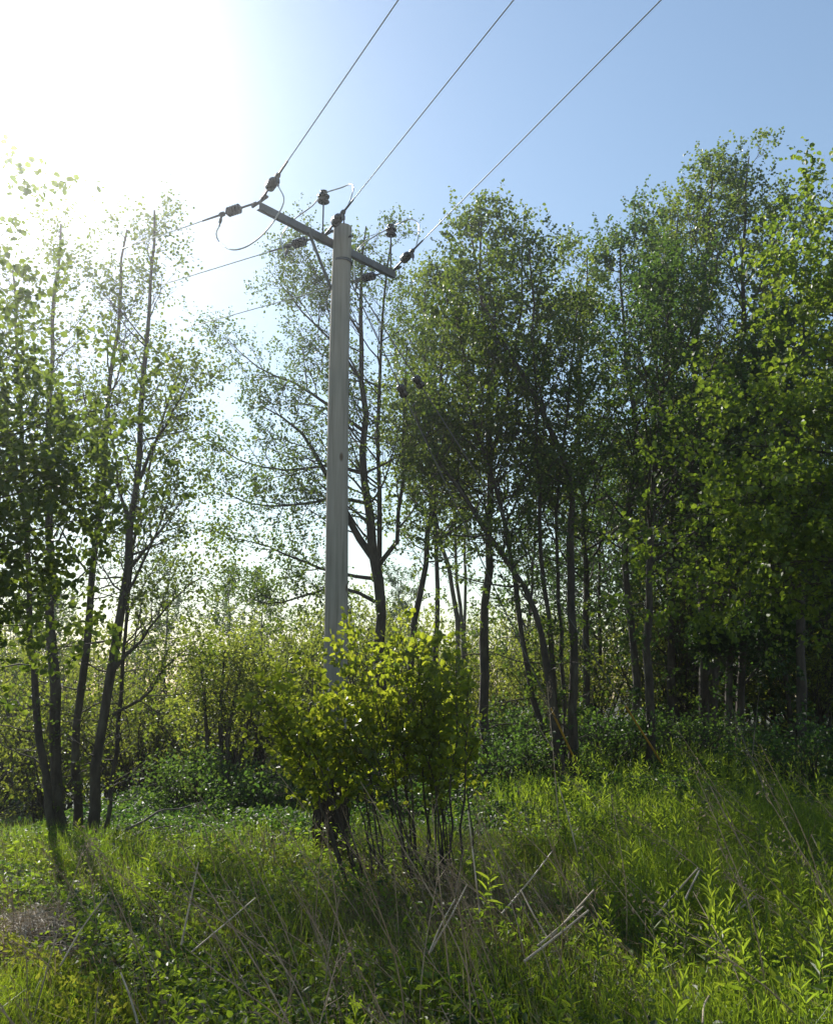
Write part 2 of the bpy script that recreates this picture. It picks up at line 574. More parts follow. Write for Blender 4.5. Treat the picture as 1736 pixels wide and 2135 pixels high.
def build_tree(name, label, cat, stems, group=None, leafm=None, bark=None, nb=34, lmax=1.6, t_low=0.3, prof='alder',
               sub=7, twig=4, per=7, leaf=0.06, ang=(62, 12), rise=0.7, bias=None, biasw=0.0, shape='alder', leafw=0.85,
               limbs=(), leaf_up=0.5, dens=1.0, dead=0, sides=9, epi=14, lr=0.8, rs=0.66, l3=0.32, loc=None):
    """stems: list of (list of world points, base radius, top radius).  limbs: list of (points, base radius)."""
    base = np.array(stems[0][0][0], float) if loc is None else np.array(loc)
    t = thing(name, base, label, cat, group)
    crown = MB()
    allP, allR = [], []
    tot = 0
    for pts, r0, r1 in stems:
        P = stem_path(pts)
        n = len(P)
        u = np.linspace(0, 1, n)
        r0 = r0 * rs
        rad = r1 + (r0 - r1) * (1 - u) ** 0.85
        rad = rad * (1 + 0.05 * rng.normal(size=n))
        rad[0] *= 1.25
        mb = MB()
        tubes(mb, P[None], rad[None], sides)
        H = np.linalg.norm(np.diff(P, axis=0), axis=1).sum()
        if prof == 'alder':
            fn = lambda tt, pl: lmax * np.clip(0.25 + 1.5 * (1 - tt) * np.clip((tt - t_low) / 0.22 + 0.55, 0, 1), 0.2, 1.15)
        else:
            fn = lambda tt, pl: lmax * np.clip(1.15 - 0.6 * tt, 0.3, 1.2)
        k = max(3, int(nb * dens))
        B1, R1 = grow(P[None], rad[None], k, t_low, 0.985, fn, ang, rise, 0.10, 7, 0.55, 0.04, bias=bias, biasw=biasw)
        B1 = B1[:, :1] + (B1 - B1[:, :1]) * rng.uniform(0.55, 1.35, len(B1))[:, None, None]
        tubes(mb, B1, R1, 5)
        B2, R2 = grow(B1, R1, sub, 0.22, 1.0, lambda tt, pl: pl * 0.42 * (1.15 - 0.6 * tt) + 0.12, (45, 14), 0.35, 0.13, 5, 0.7, 0.015, pvar=0.45)
        if epi:
            E1, ER_ = grow(P[None], rad[None], epi, 0.05, t_low + 0.15, lambda tt, pl: 0.25 + 0.45 * rng.random(len(tt)), (65, 14), 0.4, 0.14, 4, 0.4, 0.008)
            tubes(crown, E1, ER_, 3, 0)
            E2, ER2 = grow(E1, ER_, 4, 0.2, 1.0, lambda tt, pl: 0.2 * np.ones(len(tt)), (45, 14), 0.3, 0.14, 3, 0.8, 0.003)
            tubes(crown, E2, ER2, 3, 0)
            leaf_on(crown, E2, per, 0.05, leaf, leafw, shape, leaf_up)
            leaf_on(crown, E1, 4, 0.2, leaf, leafw, shape, leaf_up)
        if dead:
            D1, DR = grow(P[None], rad[None], dead, 0.06, t_low + 0.05, lambda tt, pl: 0.5 + 0.6 * rng.random(len(tt)), (78, 12), -0.05, 0.14, 6, 0.4, 0.016)
            tubes(mb, D1, DR, 4)
            D2, DR2 = grow(D1, DR, 3, 0.3, 1.0, lambda tt, pl: 0.35 * pl, (45, 12), 0.0, 0.15, 4, 0.7, 0.006)
            tubes(mb, D2, DR2, 3)
        mb.build('trunk', bark or M_BARK, t, None).location = tuple(-base)
        allP.append((B1, B2))
        tubes(crown, B2, R2, 3, 0)
        T3, R3 = grow(B2, R2, twig, 0.2, 1.0, lambda tt, pl: l3 * np.ones(len(tt)), (42, 15), 0.3, 0.15, 3, 0.8, 0.004)
        tubes(crown, T3, R3, 3, 0)
        tt = rng.random(len(T3)) * 0.3
        T3 = T3[rng.random(len(T3)) < 0.8]
        tot += leaf_on(crown, T3, per + 1, 0.25, leaf, leafw, shape, leaf_up, tint=tt[:len(T3)])
        tot += leaf_on(crown, B2[:, 2:], 2, 0.3, leaf, leafw, shape, leaf_up)
    if limbs:
        mb = MB()
        PL = np.array([stem_path(p, 9, 0.03) for p, _ in limbs])
        RL = np.array([lr * r * np.linspace(1, 0.12, 9) for _, r in limbs])
        tubes(mb, PL, RL, 6)
        B1, R1 = grow(PL, RL, 13, 0.16, 1.0, lambda tt, pl: pl * 0.30 * (1.2 - 0.8 * tt) + 0.15, (48, 14), 0.25, 0.12, 6, 0.6, 0.02)
        tubes(mb, B1, R1, 4)
        B2, R2 = grow(B1, R1, sub, 0.1, 1.0, lambda tt, pl: pl * 0.36 + 0.12, (45, 14), 0.25, 0.13, 4, 0.7, 0.008)
        mb.build('limbs', bark or M_BARK, t, None).location = tuple(-base)
        tubes(crown, B2, R2, 3, 0)
        T3, R3 = grow(B2, R2, max(2, twig - 1), 0.2, 1.0, lambda tt, pl: l3 * 0.8 * np.ones(len(tt)), (42, 15), 0.3, 0.15, 3, 0.8, 0.004)
        tubes(crown, T3, R3, 3, 0)
        tot += leaf_on(crown, T3, per, 0.1, leaf, leafw, shape, leaf_up, tint=rng.random(len(T3)) * 0.3)
        tot += leaf_on(crown, B2, 3, 0.3, leaf, leafw, shape, leaf_up)
    crown.build('crown', [bark or M_BARK, leafm or M_LEAF], t, None).location = tuple(-base)
    print('TREE', name, tot)
    return t


def stem(pix, Y, r0, r1=0.012, Ys=None):
    """trunk line from picture points; foot dropped to the ground at its own distance."""
    n = len(pix)
    Ys = [Y] * n if Ys is None else Ys
    pts = [at(px, py, yy) for (px, py), yy in zip(pix, Ys)]
    p0 = pts[0].copy()
    p0[2] = float(gz(p0[0], p0[1])) - 0.05
    if pts[0][2] - p0[2] > 0.25:
        pts = [p0] + pts
    else:
        pts[0] = p0
    return (pts, r0, r1)


def limb(pix, Ys, r):
    return ([at(px, py, yy) for (px, py), yy in zip(pix, Ys)], r)


WOOD = 'alders of the wood behind the pole'
# left clump
build_tree('alder_clump', 'clump of dark slender alder stems rising from one foot by the pond', 'tree', [
    stem([(120, 1765), (94, 1608), (84, 1549), (74, 1440), (66, 1280), (50, 1000), (40, 760), (30, 560)], 10.4, 0.058),
    stem([(140, 1775), (117, 1627), (113, 1432), (108, 1250), (100, 1000), (103, 800), (115, 612), (125, 470)], 10.6, 0.088),
    stem([(162, 1770), (157, 1530), (176, 1393), (187, 1261), (203, 1112), (228, 830), (242, 729), (252, 573), (262, 478)], 10.8, 0.066),
    stem([(188, 1765), (203, 1608), (222, 1491), (242, 1354), (258, 1257), (274, 1085), (289, 963), (300, 846), (308, 690), (318, 534), (326, 440)], 10.5, 0.076),
    stem([(215, 1740), (240, 1600), (252, 1450), (265, 1276), (285, 1100), (330, 900), (385, 760)], 11.2, 0.036),
], leafm=M_LEAF, nb=26, lmax=1.3, t_low=0.36, sub=7, twig=4, per=3, leaf=0.042, ang=(48, 12), rise=0.5, dead=9, rs=0.8,
    limbs=[limb([(291, 1002), (320, 930), (351, 877), (385, 810), (412, 765)], [10.5, 10.5, 10.4, 10.3, 10.2], 0.03),
           limb([(240, 1395), (300, 1330), (345, 1270), (400, 1215), (455, 1190)], [10.5, 10.6, 10.7, 10.8, 10.9], 0.03),
           limb([(234, 1491), (312, 1444), (343, 1393), (420, 1330)], [10.5, 10.6, 10.7, 10.9], 0.028),
           limb([(262, 1240), (310, 1150), (345, 1060), (372, 985)], [10.5, 10.4, 10.3, 10.3], 0.026)])

# tree behind the pole, with long branches reaching left
build_tree('alder_tree', 'alder right behind the pole, forking low, long thin branches spread left', 'tree', [
    stem([(795, 1640), (792, 1400), (790, 1254), (780, 1175), (773, 1089), (763, 990), (757, 800), (752, 640), (760, 470)], 14, 0.16),
    stem([(792, 1300), (786, 1180), (791, 1056), (791, 990), (790, 800), (800, 620), (815, 500)], 14.1, 0.09)[0:1] + (0.09, 0.012),
], group=None, leafm=M_LEAF, nb=24, lmax=1.9, t_low=0.42, sub=8, twig=4, per=6, leaf=0.042, ang=(58, 14), rise=0.55, bias=(-1, 0, 0.1), biasw=0.5, lr=0.75,
    limbs=[limb([(777, 1162), (753, 1132), (727, 1086), (690, 1010), (640, 920), (590, 870), (545, 845)], [14, 13.9, 13.8, 13.7, 13.5, 13.3, 13.2], 0.085),
           limb([(788, 1180), (810, 1155), (833, 1089), (839, 990), (842, 860), (850, 700)], [14, 14, 14, 14, 14.1, 14.1], 0.06),
           limb([(775, 1206), (720, 1198), (640, 1175), (560, 1140), (480, 1120)], [14, 13.8, 13.5, 13.2, 13.0], 0.045),
           limb([(782, 1255), (715, 1225), (640, 1240), (560, 1260), (480, 1230)], [14, 13.9, 13.7, 13.5, 13.4], 0.045),
           limb([(768, 1050), (700, 1040), (620, 1052), (520, 1050), (440, 1010)], [14, 13.8, 13.4, 13.0, 12.7], 0.045),
           limb([(766, 990), (690, 970), (600, 980), (500, 960), (420, 905)], [14, 13.8, 13.5, 13.2, 12.9], 0.045),
           limb([(760, 900), (690, 850), (620, 800), (540, 770), (470, 700)], [14, 13.9, 13.7, 13.6, 13.5], 0.045),
           limb([(757, 800), (700, 720), (640, 660), (590, 600), (560, 560)], [14, 14, 13.9, 13.8, 13.8], 0.04),
           limb([(754, 700), (700, 620), (650, 560), (600, 500)], [14, 14, 13.9, 13.8], 0.03)])

build_tree('alder_tree', 'leaning alder just right of the pole, trunk slanting up to the right', 'tree', [
    stem([(850, 1640), (858, 1330), (869, 1271), (882, 1205), (892, 1106), (902, 1040), (912, 900), (925, 720), (935, 560)], 15, 0.10),
], nb=40, lmax=1.5, t_low=0.4, leaf=0.055, per=6)
build_tree('alder_tree', 'pair of thin pale alder stems in the sky gap behind the bush', 'tree', [
    stem([(960, 1560), (952, 1287), (938, 1221), (929, 1155), (909, 1100), (900, 960), (890, 800), (885, 640)], 19, 0.10),
    stem([(975, 1560), (962, 1287), (950, 1180), (947, 1050), (950, 900), (965, 740)], 20, 0.08),
    stem([(985, 1560), (969, 1287), (971, 1122), (974, 960), (985, 800), (1000, 600)], 21, 0.07),
], nb=24, lmax=1.7, t_low=0.45, leaf=0.06, per=5, bark=M_BARK_PALE)
build_tree('alder_tree', 'stout upright alder trunk at the middle, right of the bush, fork leaning left', 'tree', [
    stem([(1012, 1560), (1008, 1403), (1011, 1254), (1018, 1155), (1021, 1056), (1024, 990), (1020, 830), (1010, 680), (1000, 560), (1003, 450)], 14.5, 0.135),
], nb=56, lmax=1.9, t_low=0.42, leaf=0.058, per=7, dead=7,
    limbs=[limb([(1016, 1110), (968, 1030), (948, 997), (905, 930), (870, 850)], [14.5, 14.3, 14.2, 14.0, 13.8], 0.06),
           limb([(1021, 960), (1060, 820), (1080, 680), (1088, 560), (1087, 450)], [14.5, 14.5, 14.4, 14.3, 14.3], 0.06)])
build_tree('alder_clump', 'clump of leaning dark alder trunks beside the yellow stay guard', 'tree', [
    stem([(1190, 1615), (1196, 1419), (1193, 1320), (1186, 1221), (1190, 1089), (1182, 972), (1145, 899), (1119, 837), (1094, 782), (1057, 734), (1032, 690), (1000, 600), (985, 500)], 13, 0.115),
    stem([(1170, 1600), (1156, 1518), (1140, 1386), (1120, 1304), (1100, 1238), (1067, 1188), (1027, 1129), (985, 1060), (930, 980), (890, 930), (860, 840)], 12.9, 0.10),
    stem([(1162, 1600), (1117, 1485), (1104, 1419), (1090, 1337), (1077, 1254), (1067, 1172), (1054, 1106), (1034, 1023), (1000, 930), (970, 780), (950, 640)], 13.3, 0.08),
    stem([(1176, 1600), (1160, 1480), (1146, 1353), (1140, 1271), (1127, 1155), (1120, 1000), (1118, 840), (1110, 640), (1100, 520)], 13.2, 0.065),
    stem([(1182, 1590), (1172, 1400), (1163, 1238), (1160, 1100), (1168, 960), (1190, 800), (1200, 640)], 13.8, 0.06),
], nb=28, lmax=1.5, t_low=0.45, leaf=0.055, per=6, sub=6, dead=4)
build_tree('alder_tree', 'slightly bent alder, right of the leaning clump, thin crown top', 'tree', [
    stem([(1330, 1560), (1321, 1368), (1317, 1303), (1306, 1217), (1301, 1110), (1325, 960), (1316, 836), (1301, 744), (1299, 652), (1290, 560), (1295, 480)], 16, 0.12),
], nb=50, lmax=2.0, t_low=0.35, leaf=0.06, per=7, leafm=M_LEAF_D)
build_tree('alder_tree', 'straight dark alder with the second yellow stay guard at its foot', 'tree', [
    stem([(1355, 1580), (1353, 1497), (1351, 1325), (1355, 1131), (1362, 1000), (1375, 860), (1390, 700), (1400, 560)], 14, 0.12),
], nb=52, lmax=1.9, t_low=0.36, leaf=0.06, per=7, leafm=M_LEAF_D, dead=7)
build_tree('alder_tree', 'tallest alder, topping the right side of the wood against blue sky', 'tree', [
    stem([(1470, 1540), (1462, 1300), (1452, 1000), (1449, 762), (1471, 522), (1478, 450), (1488, 360)], 16.5, 0.15),
    stem([(1475, 1540), (1490, 1300), (1530, 1000), (1549, 700), (1549, 559), (1555, 450), (1560, 325)], 16.8, 0.15),
    stem([(1480, 1540), (1510, 1200), (1570, 900), (1610, 650), (1620, 520), (1630, 430)], 17.2, 0.11),
], nb=46, lmax=2.5, t_low=0.40, leaf=0.062, per=7, rise=0.9, ang=(50, 12))
build_tree('alder_tree', 'two-stemmed alder in deep shade with a low crooked side branch', 'tree', [
    stem([(1515, 1560), (1518, 1411), (1523, 1239), (1535, 1000), (1550, 760)], 15.5, 0.115),
    stem([(1540, 1560), (1544, 1432), (1553, 1282), (1575, 1050), (1600, 800)], 15.5, 0.125),
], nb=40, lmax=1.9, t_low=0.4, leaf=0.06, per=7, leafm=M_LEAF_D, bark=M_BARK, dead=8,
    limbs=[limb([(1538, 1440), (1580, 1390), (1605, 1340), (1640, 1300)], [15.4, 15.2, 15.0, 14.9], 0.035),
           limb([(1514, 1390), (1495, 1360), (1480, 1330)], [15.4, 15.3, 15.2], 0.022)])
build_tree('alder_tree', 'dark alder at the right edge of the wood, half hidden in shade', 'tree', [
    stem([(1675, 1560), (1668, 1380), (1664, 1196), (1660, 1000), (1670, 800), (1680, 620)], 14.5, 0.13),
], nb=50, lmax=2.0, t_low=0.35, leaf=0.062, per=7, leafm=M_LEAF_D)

build_tree('alder_tree', 'alder filling the canopy dip between the leaning clump and the bent alder', 'tree', [
    stem([(1225, 1540), (1222, 1300), (1215, 1050), (1205, 850), (1215, 680), (1225, 530)], 17.5, 0.12),
], nb=54, lmax=2.4, t_low=0.3, leaf=0.062, per=7)
build_tree('alder_tree', 'alder in the second row, its crown between the pole and the stout middle trunk', 'tree', [
    stem([(905, 1540), (910, 1300), (905, 1050), (890, 850), (880, 700), (885, 590)], 18, 0.10),
], nb=48, lmax=2.2, t_low=0.42, leaf=0.058, per=6)
build_tree('alder_tree', 'alder in the second row, crown left of the tallest tree', 'tree', [
    stem([(1395, 1540), (1400, 1250), (1405, 1000), (1400, 800), (1400, 620), (1410, 440)], 18.5, 0.13),
], nb=56, lmax=2.5, t_low=0.3, leaf=0.064, per=7)

# slender trees deeper in the wood: three forms, copied
protos = []
for k in range(3):
    b = np.array([0.0, 0, 0])
    lean = rng.normal(size=2) * 0.5
    pts = [b, b + np.array([lean[0] * .2, lean[1] * .2, 2.2]), b + np.array([lean[0] * .6, lean[1] * .6, 5.0]), b + np.array([lean[0], lean[1], 8.6])]
    protos.append(build_tree('slender_tree', 'slender dark alder standing deep inside the shaded wood', 'tree', [(pts, 0.10, 0.012)], group='slender trees deep in the wood',
                             nb=46, lmax=1.8, t_low=0.14, leaf=0.075, per=7, leafm=M_LEAF_D, sub=6, twig=4))


def copy_tree(o):
    c = o.copy()
    COL.objects.link(c)
    for ch in o.children:
        d = ch.copy()
        COL.objects.link(d)
        d.parent = c
    return c


spots = [(1404, 19, .95), (1430, 20, .9), (1462, 19.5, .8), (1488, 21, .95), (1250, 22, .9), (1090, 22, .85), (1610, 20, 1.0), (1650, 18, .9), (1720, 19, 1.0), (1575, 24, 1.0),
         (1380, 26, 1.0), (1200, 27, .95), (1520, 28, 1.0), (1700, 26, 1.05), (1300, 30, 1.0), (1640, 30, 1.1), (1800, 17, 1.0), (1860, 22, 1.0), (1440, 32, 1.1), (1560, 34, 1.1), (1500, 23, 1.1), (1540, 19, .95), (1680, 22, 1.15), (1760, 23, 1.1), (1590, 27, 1.15), (1350, 24, 1.0), (1740, 30, 1.2), (1470, 27, 1.1)]
for k, (px, Y, s) in enumerate(spots):
    o = protos[k] if k < 3 else copy_tree(protos[k % 3])
    x = ray(px, 1500)[0] * Y
    o.location = (x, Y, float(gz(x, Y)) - 0.05)
    o.rotation_euler = (0, 0, rng.random() * 6.28)
    o.scale = (s, s, s * rng.uniform(0.9, 1.1))


for k, (x, y, s) in enumerate([(-3.9, 23, .62), (-5.2, 26, .72), (-2.0, 27, .7), (-7.5, 27, .8), (-9.5, 24, .7), (-0.3, 29, .75), (-12, 28, .8)]):
    o = copy_tree(protos[k % 3])
    tag(o, 'slender tree rising hazily above the yellow green scrub', None, 'hazy trees behind the scrub')
    o.location = (x, y, float(gz(x, y)) - 0.05)
    o.rotation_euler = (0, 0, rng.random() * 6.28)
    o.scale = (s, s, s * 0.9)


# scrub thicket: low spreading bushes, each with many thin stems
def build_scrub(name, label, cat, base, rad, h, nst, leafm, group=None, leaf=0.05, sub=9, twig=4, per=6, bark=None, squash=1.0):
    base = np.array([base[0], base[1], float(gz(base[0], base[1]))])
    t = thing(name, base, label, cat, group)
    mb, crown = MB(), MB()
    paths = []
    for _ in range(nst):
        a = rng.random() * 6.283
        q = math.sqrt(rng.random())
        tip = np.array([math.cos(a) * rad * q, math.sin(a) * rad * q * squash, h * (1 - 0.35 * q * q) * rng.uniform(0.75, 1.05)])
        b = np.array([math.cos(a) * rad * 0.2 * q, math.sin(a) * rad * 0.2 * q, -0.05])
        mid = (b + tip) / 2 + np.array([0, 0, 0.1 * h]) + rng.normal(size=3) * 0.08 * h
        paths.append(stem_path([b, mid, tip], 9, 0.03))
    P = np.array(paths)
    Rr = (0.012 + 0.008 * h * rng.random(nst))[:, None] * np.linspace(1, 0.15, 9)[None]
    tubes(mb, P, Rr, 5)
    mb.build('stems', bark or M_BARK, t)
    B1, R1 = grow(P, Rr, sub, 0.15, 1.0, lambda tt, pl: 0.30 * pl * (1.1 - 0.6 * tt) + 0.15, (48, 15), 0.3, 0.14, 5, 0.7, 0.012)
    tubes(crown, B1, R1, 3, 0)
    T3, R3 = grow(B1, R1, twig, 0.15, 1.0, lambda tt, pl: 0.26 * np.ones(len(tt)), (45, 15), 0.3, 0.15, 3, 0.8, 0.004)
    tubes(crown, T3, R3, 3, 0)
    leaf_on(crown, T3, per, 0.05, leaf, 0.75, 'oval', 0.5, tint=rng.random(len(T3)) * 0.3)
    leaf_on(crown, B1, 3, 0.2, leaf, 0.75, 'oval', 0.5)
    crown.build('foliage', [bark or M_BARK, leafm], t)
    return t


SCRUB = 'willow scrub along the far side of the clearing'
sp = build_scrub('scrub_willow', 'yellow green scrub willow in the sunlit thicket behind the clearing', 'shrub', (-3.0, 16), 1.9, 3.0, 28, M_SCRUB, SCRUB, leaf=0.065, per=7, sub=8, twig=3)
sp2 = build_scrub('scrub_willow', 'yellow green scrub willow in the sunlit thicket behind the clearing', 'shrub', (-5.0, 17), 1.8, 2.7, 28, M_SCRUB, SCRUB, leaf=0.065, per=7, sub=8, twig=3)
scr = [(-1.2, 18, 1.0), (-2.2, 20.5, 1.15), (-4.2, 21, 1.2), (-6.6, 19.5, 1.0), (-8.6, 22, 1.15), (-6.0, 25, 1.3), (-3.2, 26, 1.35), (-0.4, 24, 1.15), (-10.5, 25, 1.2),
       (-12.5, 23, 1.2), (-9, 29, 1.4), (-5, 31, 1.5), (-1.5, 31, 1.35), (2.2, 25, 1.0), (4.5, 27, 1.0), (7.5, 26, 1.1), (10.5, 25, 1.1), (6, 33, 1.3), (-13, 30, 1.5), (1.5, 34, 1.3), (11, 32, 1.3), (-17, 29, 1.6), (14, 27, 1.2),
       (2.9, 19, .8), (5.6, 19.5, .9), (8.2, 18.5, .95), (10, 19, 1.0), (0.9, 19.5, .9), (4.2, 22, 1.1), (7, 22, 1.2), (9.5, 22.5, 1.2), (12.5, 21, 1.2), (-7.6, 15.4, 1.0), (-9.2, 17, 1.1), (-6.4, 16.8, 1.0), (-1.0, 21.5, 1.0), (3.6, 30, 1.3), (9, 29, 1.3)]
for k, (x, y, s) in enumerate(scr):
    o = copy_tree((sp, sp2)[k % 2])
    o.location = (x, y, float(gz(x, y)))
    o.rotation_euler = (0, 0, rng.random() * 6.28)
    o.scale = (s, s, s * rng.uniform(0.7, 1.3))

# dark shrub with several thin trunks left of the pole
build_tree('elder_shrub', 'round shrub on several thin dark trunks in the hollow left of the pole', 'shrub', [
    stem([(437, 1640), (431, 1545), (425, 1440), (415, 1360)], 14.5, 0.045),
    stem([(466, 1645), (460, 1538), (462, 1450), (470, 1350)], 14.5, 0.055),
    stem([(476, 1645), (476, 1540), (490, 1450), (505, 1380)], 14.5, 0.045),
    stem([(490, 1640), (503, 1561), (525, 1480), (560, 1400)], 14.6, 0.035),
], leafm=M_SCRUB, rs=1.0, nb=13, lmax=0.75, t_low=0.5, sub=6, twig=3, per=5, leaf=0.05, rise=0.2, ang=(70, 12), epi=2)
for (x, y, r_, h, lab) in [(-1.9, 12.6, 0.95, 0.5, 'low dark bramble mound in the hollow left of the pole'),
                           (-3.1, 13.4, 0.9, 0.8, 'bushy green bramble at the right of the left alder clump'),
                           (-0.9, 13.0, 0.8, 1.2, 'shaded bramble right behind the foot of the pole'),
                           (2.0, 16.6, 1.1, 1.0, 'shaded bramble between the dark trunks behind the bush'),
                           (0.8, 15.2, 1.0, 0.9, 'leafy bramble under the stout middle alder trunk'),
                           (3.0, 14.4, 1.0, 0.75, 'sunlit bramble mound behind the leaning clump of trunks'),
                           (4.3, 15.0, 1.0, 0.7, 'bramble mound at the foot of the straight dark alder'),
                           (5.6, 13.0, 1.2, 0.9, 'dark bramble mound before the two-stemmed alder at the right'),
                           (1.6, 13.6, 1.0, 0.85, 'shaded bramble mound left of the leaning clump of trunks'),
                           (7.1, 13.4, 1.3, 1.25, 'dark bramble bank at the right edge of the meadow')]:
    build_scrub('bramble_bush', lab, 'shrub', (x, y), r_, h, 20, M_BRAMBLE if 'bramble' in lab else M_LEAF, None, leaf=0.055, sub=7, twig=3, per=5)

# near tree at the left edge: its trunk stands outside the picture, its branches reach in
NT = np.array([-4.3, 5.6, 0])
lt = []
for px, py, Y, z0, r in [(290, 830, 5.9, 2.2, .022), (200, 990, 5.6, 1.9, .022), (215, 1075, 5.8, 1.7, .022), (150, 1260, 5.5, 1.6, .02), (110, 1300, 5.6, 1.4, .02),
                      (80, 720, 5.6, 2.5, .022), (40, 460, 5.7, 2.8, .02), (70, 900, 5.4, 2.0, .022), (0, 600, 5.4, 2.5, .02), (90, 1120, 5.4, 1.7, .02), (20, 1000, 5.3, 1.9, .02), (-10, 800, 5.4, 2.2, .02), (130, 860, 5.7, 2.1, .02), (60, 800, 5.8, 2.2, .02), (150, 1060, 5.6, 1.8, .02), (30, 1190, 5.5, 1.6, .02), (60, 960, 5.9, 1.9, .02), (-30, 900, 5.6, 2.0, .02), (180, 930, 6.0, 2.0, .02)]:
    tip = at(px, py, Y)
    b = NT + np.array([0, 0, z0])
    lt.append(([b, b + (tip - b) * 0.5 + np.array([0, 0, 0.25]), tip], r))
build_tree('near_alder', 'large-leaved alder whose close branches hang in at the left edge', 'tree', [
    ([NT, NT + [0.05, 0, 1.5], NT + [-0.1, 0.1, 3.2], NT + [0.1, 0, 5.6]], 0.09, 0.012)],
    leafm=M_LEAF_N, nb=14, lmax=0.9, t_low=0.3, sub=5, twig=3, per=6, leaf=0.044, limbs=lt, leafw=0.9, l3=0.16, rs=1.0)

# near tree at the right edge
NR = np.array([6.3, 9.2, 0.3])
lt = []
for px, py, Y, z0, r in [(1385, 1075, 8.6, 2.6, .035), (1410, 1190, 8.7, 2.2, .035), (1440, 1010, 8.5, 2.8, .035), (1500, 920, 8.4, 3.0, .035), (1480, 1240, 8.8, 2.0, .03), (1560, 830, 8.5, 3.3, .035), (1580, 1180, 8.2, 2.2, .03),
                      (1600, 1000, 8.0, 2.7, .03), (1640, 720, 8.5, 3.5, .03), (1610, 600, 8.8, 3.8, .03), (1650, 520, 9.0, 4.2, .03), (1705, 400, 8.9, 4.4, .02), (1700, 850, 8.0, 3.0, .03),
                      (1720, 1080, 8.0, 2.4, .03), (1690, 590, 8.4, 3.8, .03), (1540, 1080, 8.3, 2.5, .03)]:
    tip = at(px, py, Y)
    b = NR + np.array([0, 0, z0])
    lt.append(([b, b + (tip - b) * 0.5 + np.array([0, 0, 0.3]), tip], r))
build_tree('near_alder', 'bright-leaved alder reaching in from the right edge in front of the wood', 'tree', [
    ([NR - [0, 0, .1], NR + [0.05, 0, 2.0], NR + [-0.1, 0.1, 3.4], NR + [0.0, 0, 4.8]], 0.12, 0.012)],
    leafm=M_LEAF_Y, nb=24, lmax=1.2, t_low=0.25, sub=6, twig=4, per=5, leaf=0.056, limbs=lt, leafw=0.9, l3=0.22, rs=1.0)


# ------------------------------------------------------------------ the young alder bush in front of the pole
def make_bush():
    base = np.array([0.0, 7.9, float(gz(0.0, 7.9))])
    t = thing('alder_bush', base, 'bright yellow green young bush growing in front of the pole', 'shrub')
    paths = []
    prof_x = [505, 540, 600, 700, 780, 860, 930, 985, 1005]
    prof_y = [1540, 1465, 1410, 1350, 1325, 1300, 1340, 1430, 1500]
    for k in range(34):
        px = 520 + (k + rng.random()) / 34 * 470
        top = np.interp(px, prof_x, prof_y) + 2
        bot = 1590 if px > 720 else 1540
        py = top + (bot - top) * (0.0 if k % 3 == 0 else rng.random() * 0.85) + rng.normal() * 24
        tip = at(px, py, 7.85 + rng.normal() * 0.3)
        bx = at(755 + (px - 540) * 0.46 + rng.normal() * 28, 1790, 7.9)[0]
        b = np.array([bx, 7.9 + rng.normal() * 0.2, base[2] - 0.05])
        mid = b + (tip - b) * np.array([0.42, 0.5, 0.55])
        paths.append(stem_path([b, mid, tip], 10, 0.05))
    P = np.array(paths)
    Rr = rng.uniform(0.008, 0.015, len(P))[:, None] * np.linspace(1, 0.18, 10)[None]
    mb, crown = MB(), MB()
    tubes(mb, P, Rr, 6)
    mb.build('stems', M_BARK, t).location = tuple(-base)
    B1, R1 = grow(P, Rr, 9, 0.5, 1.0, lambda tt, pl: 0.32 * (1.25 - 0.7 * tt), (48, 14), 0.4, 0.1, 5, 0.7, 0.006)
    tubes(crown, B1, R1, 4, 0)
    B2, R2 = grow(B1, R1, 3, 0.15, 0.9, lambda tt, pl: 0.17 * np.ones(len(tt)), (45, 14), 0.4, 0.1, 3, 0.8, 0.003)
    tubes(crown, B2, R2, 3, 0)
    leaf_on(crown, B1, 5, 0.2, 0.066, 0.78, 'alder', 0.25, 0.6, fold=0.15, droop=0.05)
    leaf_on(crown, B2, 4, 0.1, 0.064, 0.78, 'alder', 0.25, 0.6, fold=0.15, droop=0.05)
    leaf_on(crown, P[:, 6:], 8, 0.1, 0.06, 0.78, 'alder', 0.35, 0.6)
    crown.build('foliage', [M_BARK, M_LEAF_B], t).location = tuple(-base)


make_bush()

# ------------------------------------------------------------------ the pole
PX, PY_ = -0.87, 9.55
PZ0 = float(gz(PX, PY_)) - 0.1
PTOP = at(711, 470, 9.5)[2]
pole = thing('utility_pole', (PX, PY_, PZ0), 'weathered grey wooden power pole carrying a steel crossarm', 'utility pole')
ORI = np.array([PX, PY_, PZ0])


def ppart(mb, name, mat, parent=None):
    o = mb.build(name, mat)
    o.parent = parent or pole
    if parent is None:
        o.location = tuple(-ORI)
    return o


mb = MB()
hs = np.linspace(PZ0, PTOP, 40)
rr = 0.134 - 0.027 * (hs - PZ0) / (PTOP - PZ0)
S = 28
ang = np.arange(S) / S * 2 * np.pi
V = []
for j, (h, r) in enumerate(zip(hs, rr)):
    rad = r * (1 + 0.008 * np.sin(2 * ang + h * 0.5))
    V.append(np.stack([PX + rad * np.cos(ang) + 0.012 * math.sin(h * 0.9), PY_ + rad * np.sin(ang), np.full(S, h)], -1))
V = np.concatenate(V)
k = np.arange(S)
q = np.concatenate([np.stack([i * S + k, i * S + (k + 1) % S, (i + 1) * S + (k + 1) % S, (i + 1) * S + k], -1) for i in range(len(hs) - 1)])
mb.add(V, q, 0, None, True)
mb.add(V[-S:] * 1.0, k[None])
ppart(mb, 'shaft', M_POLE)

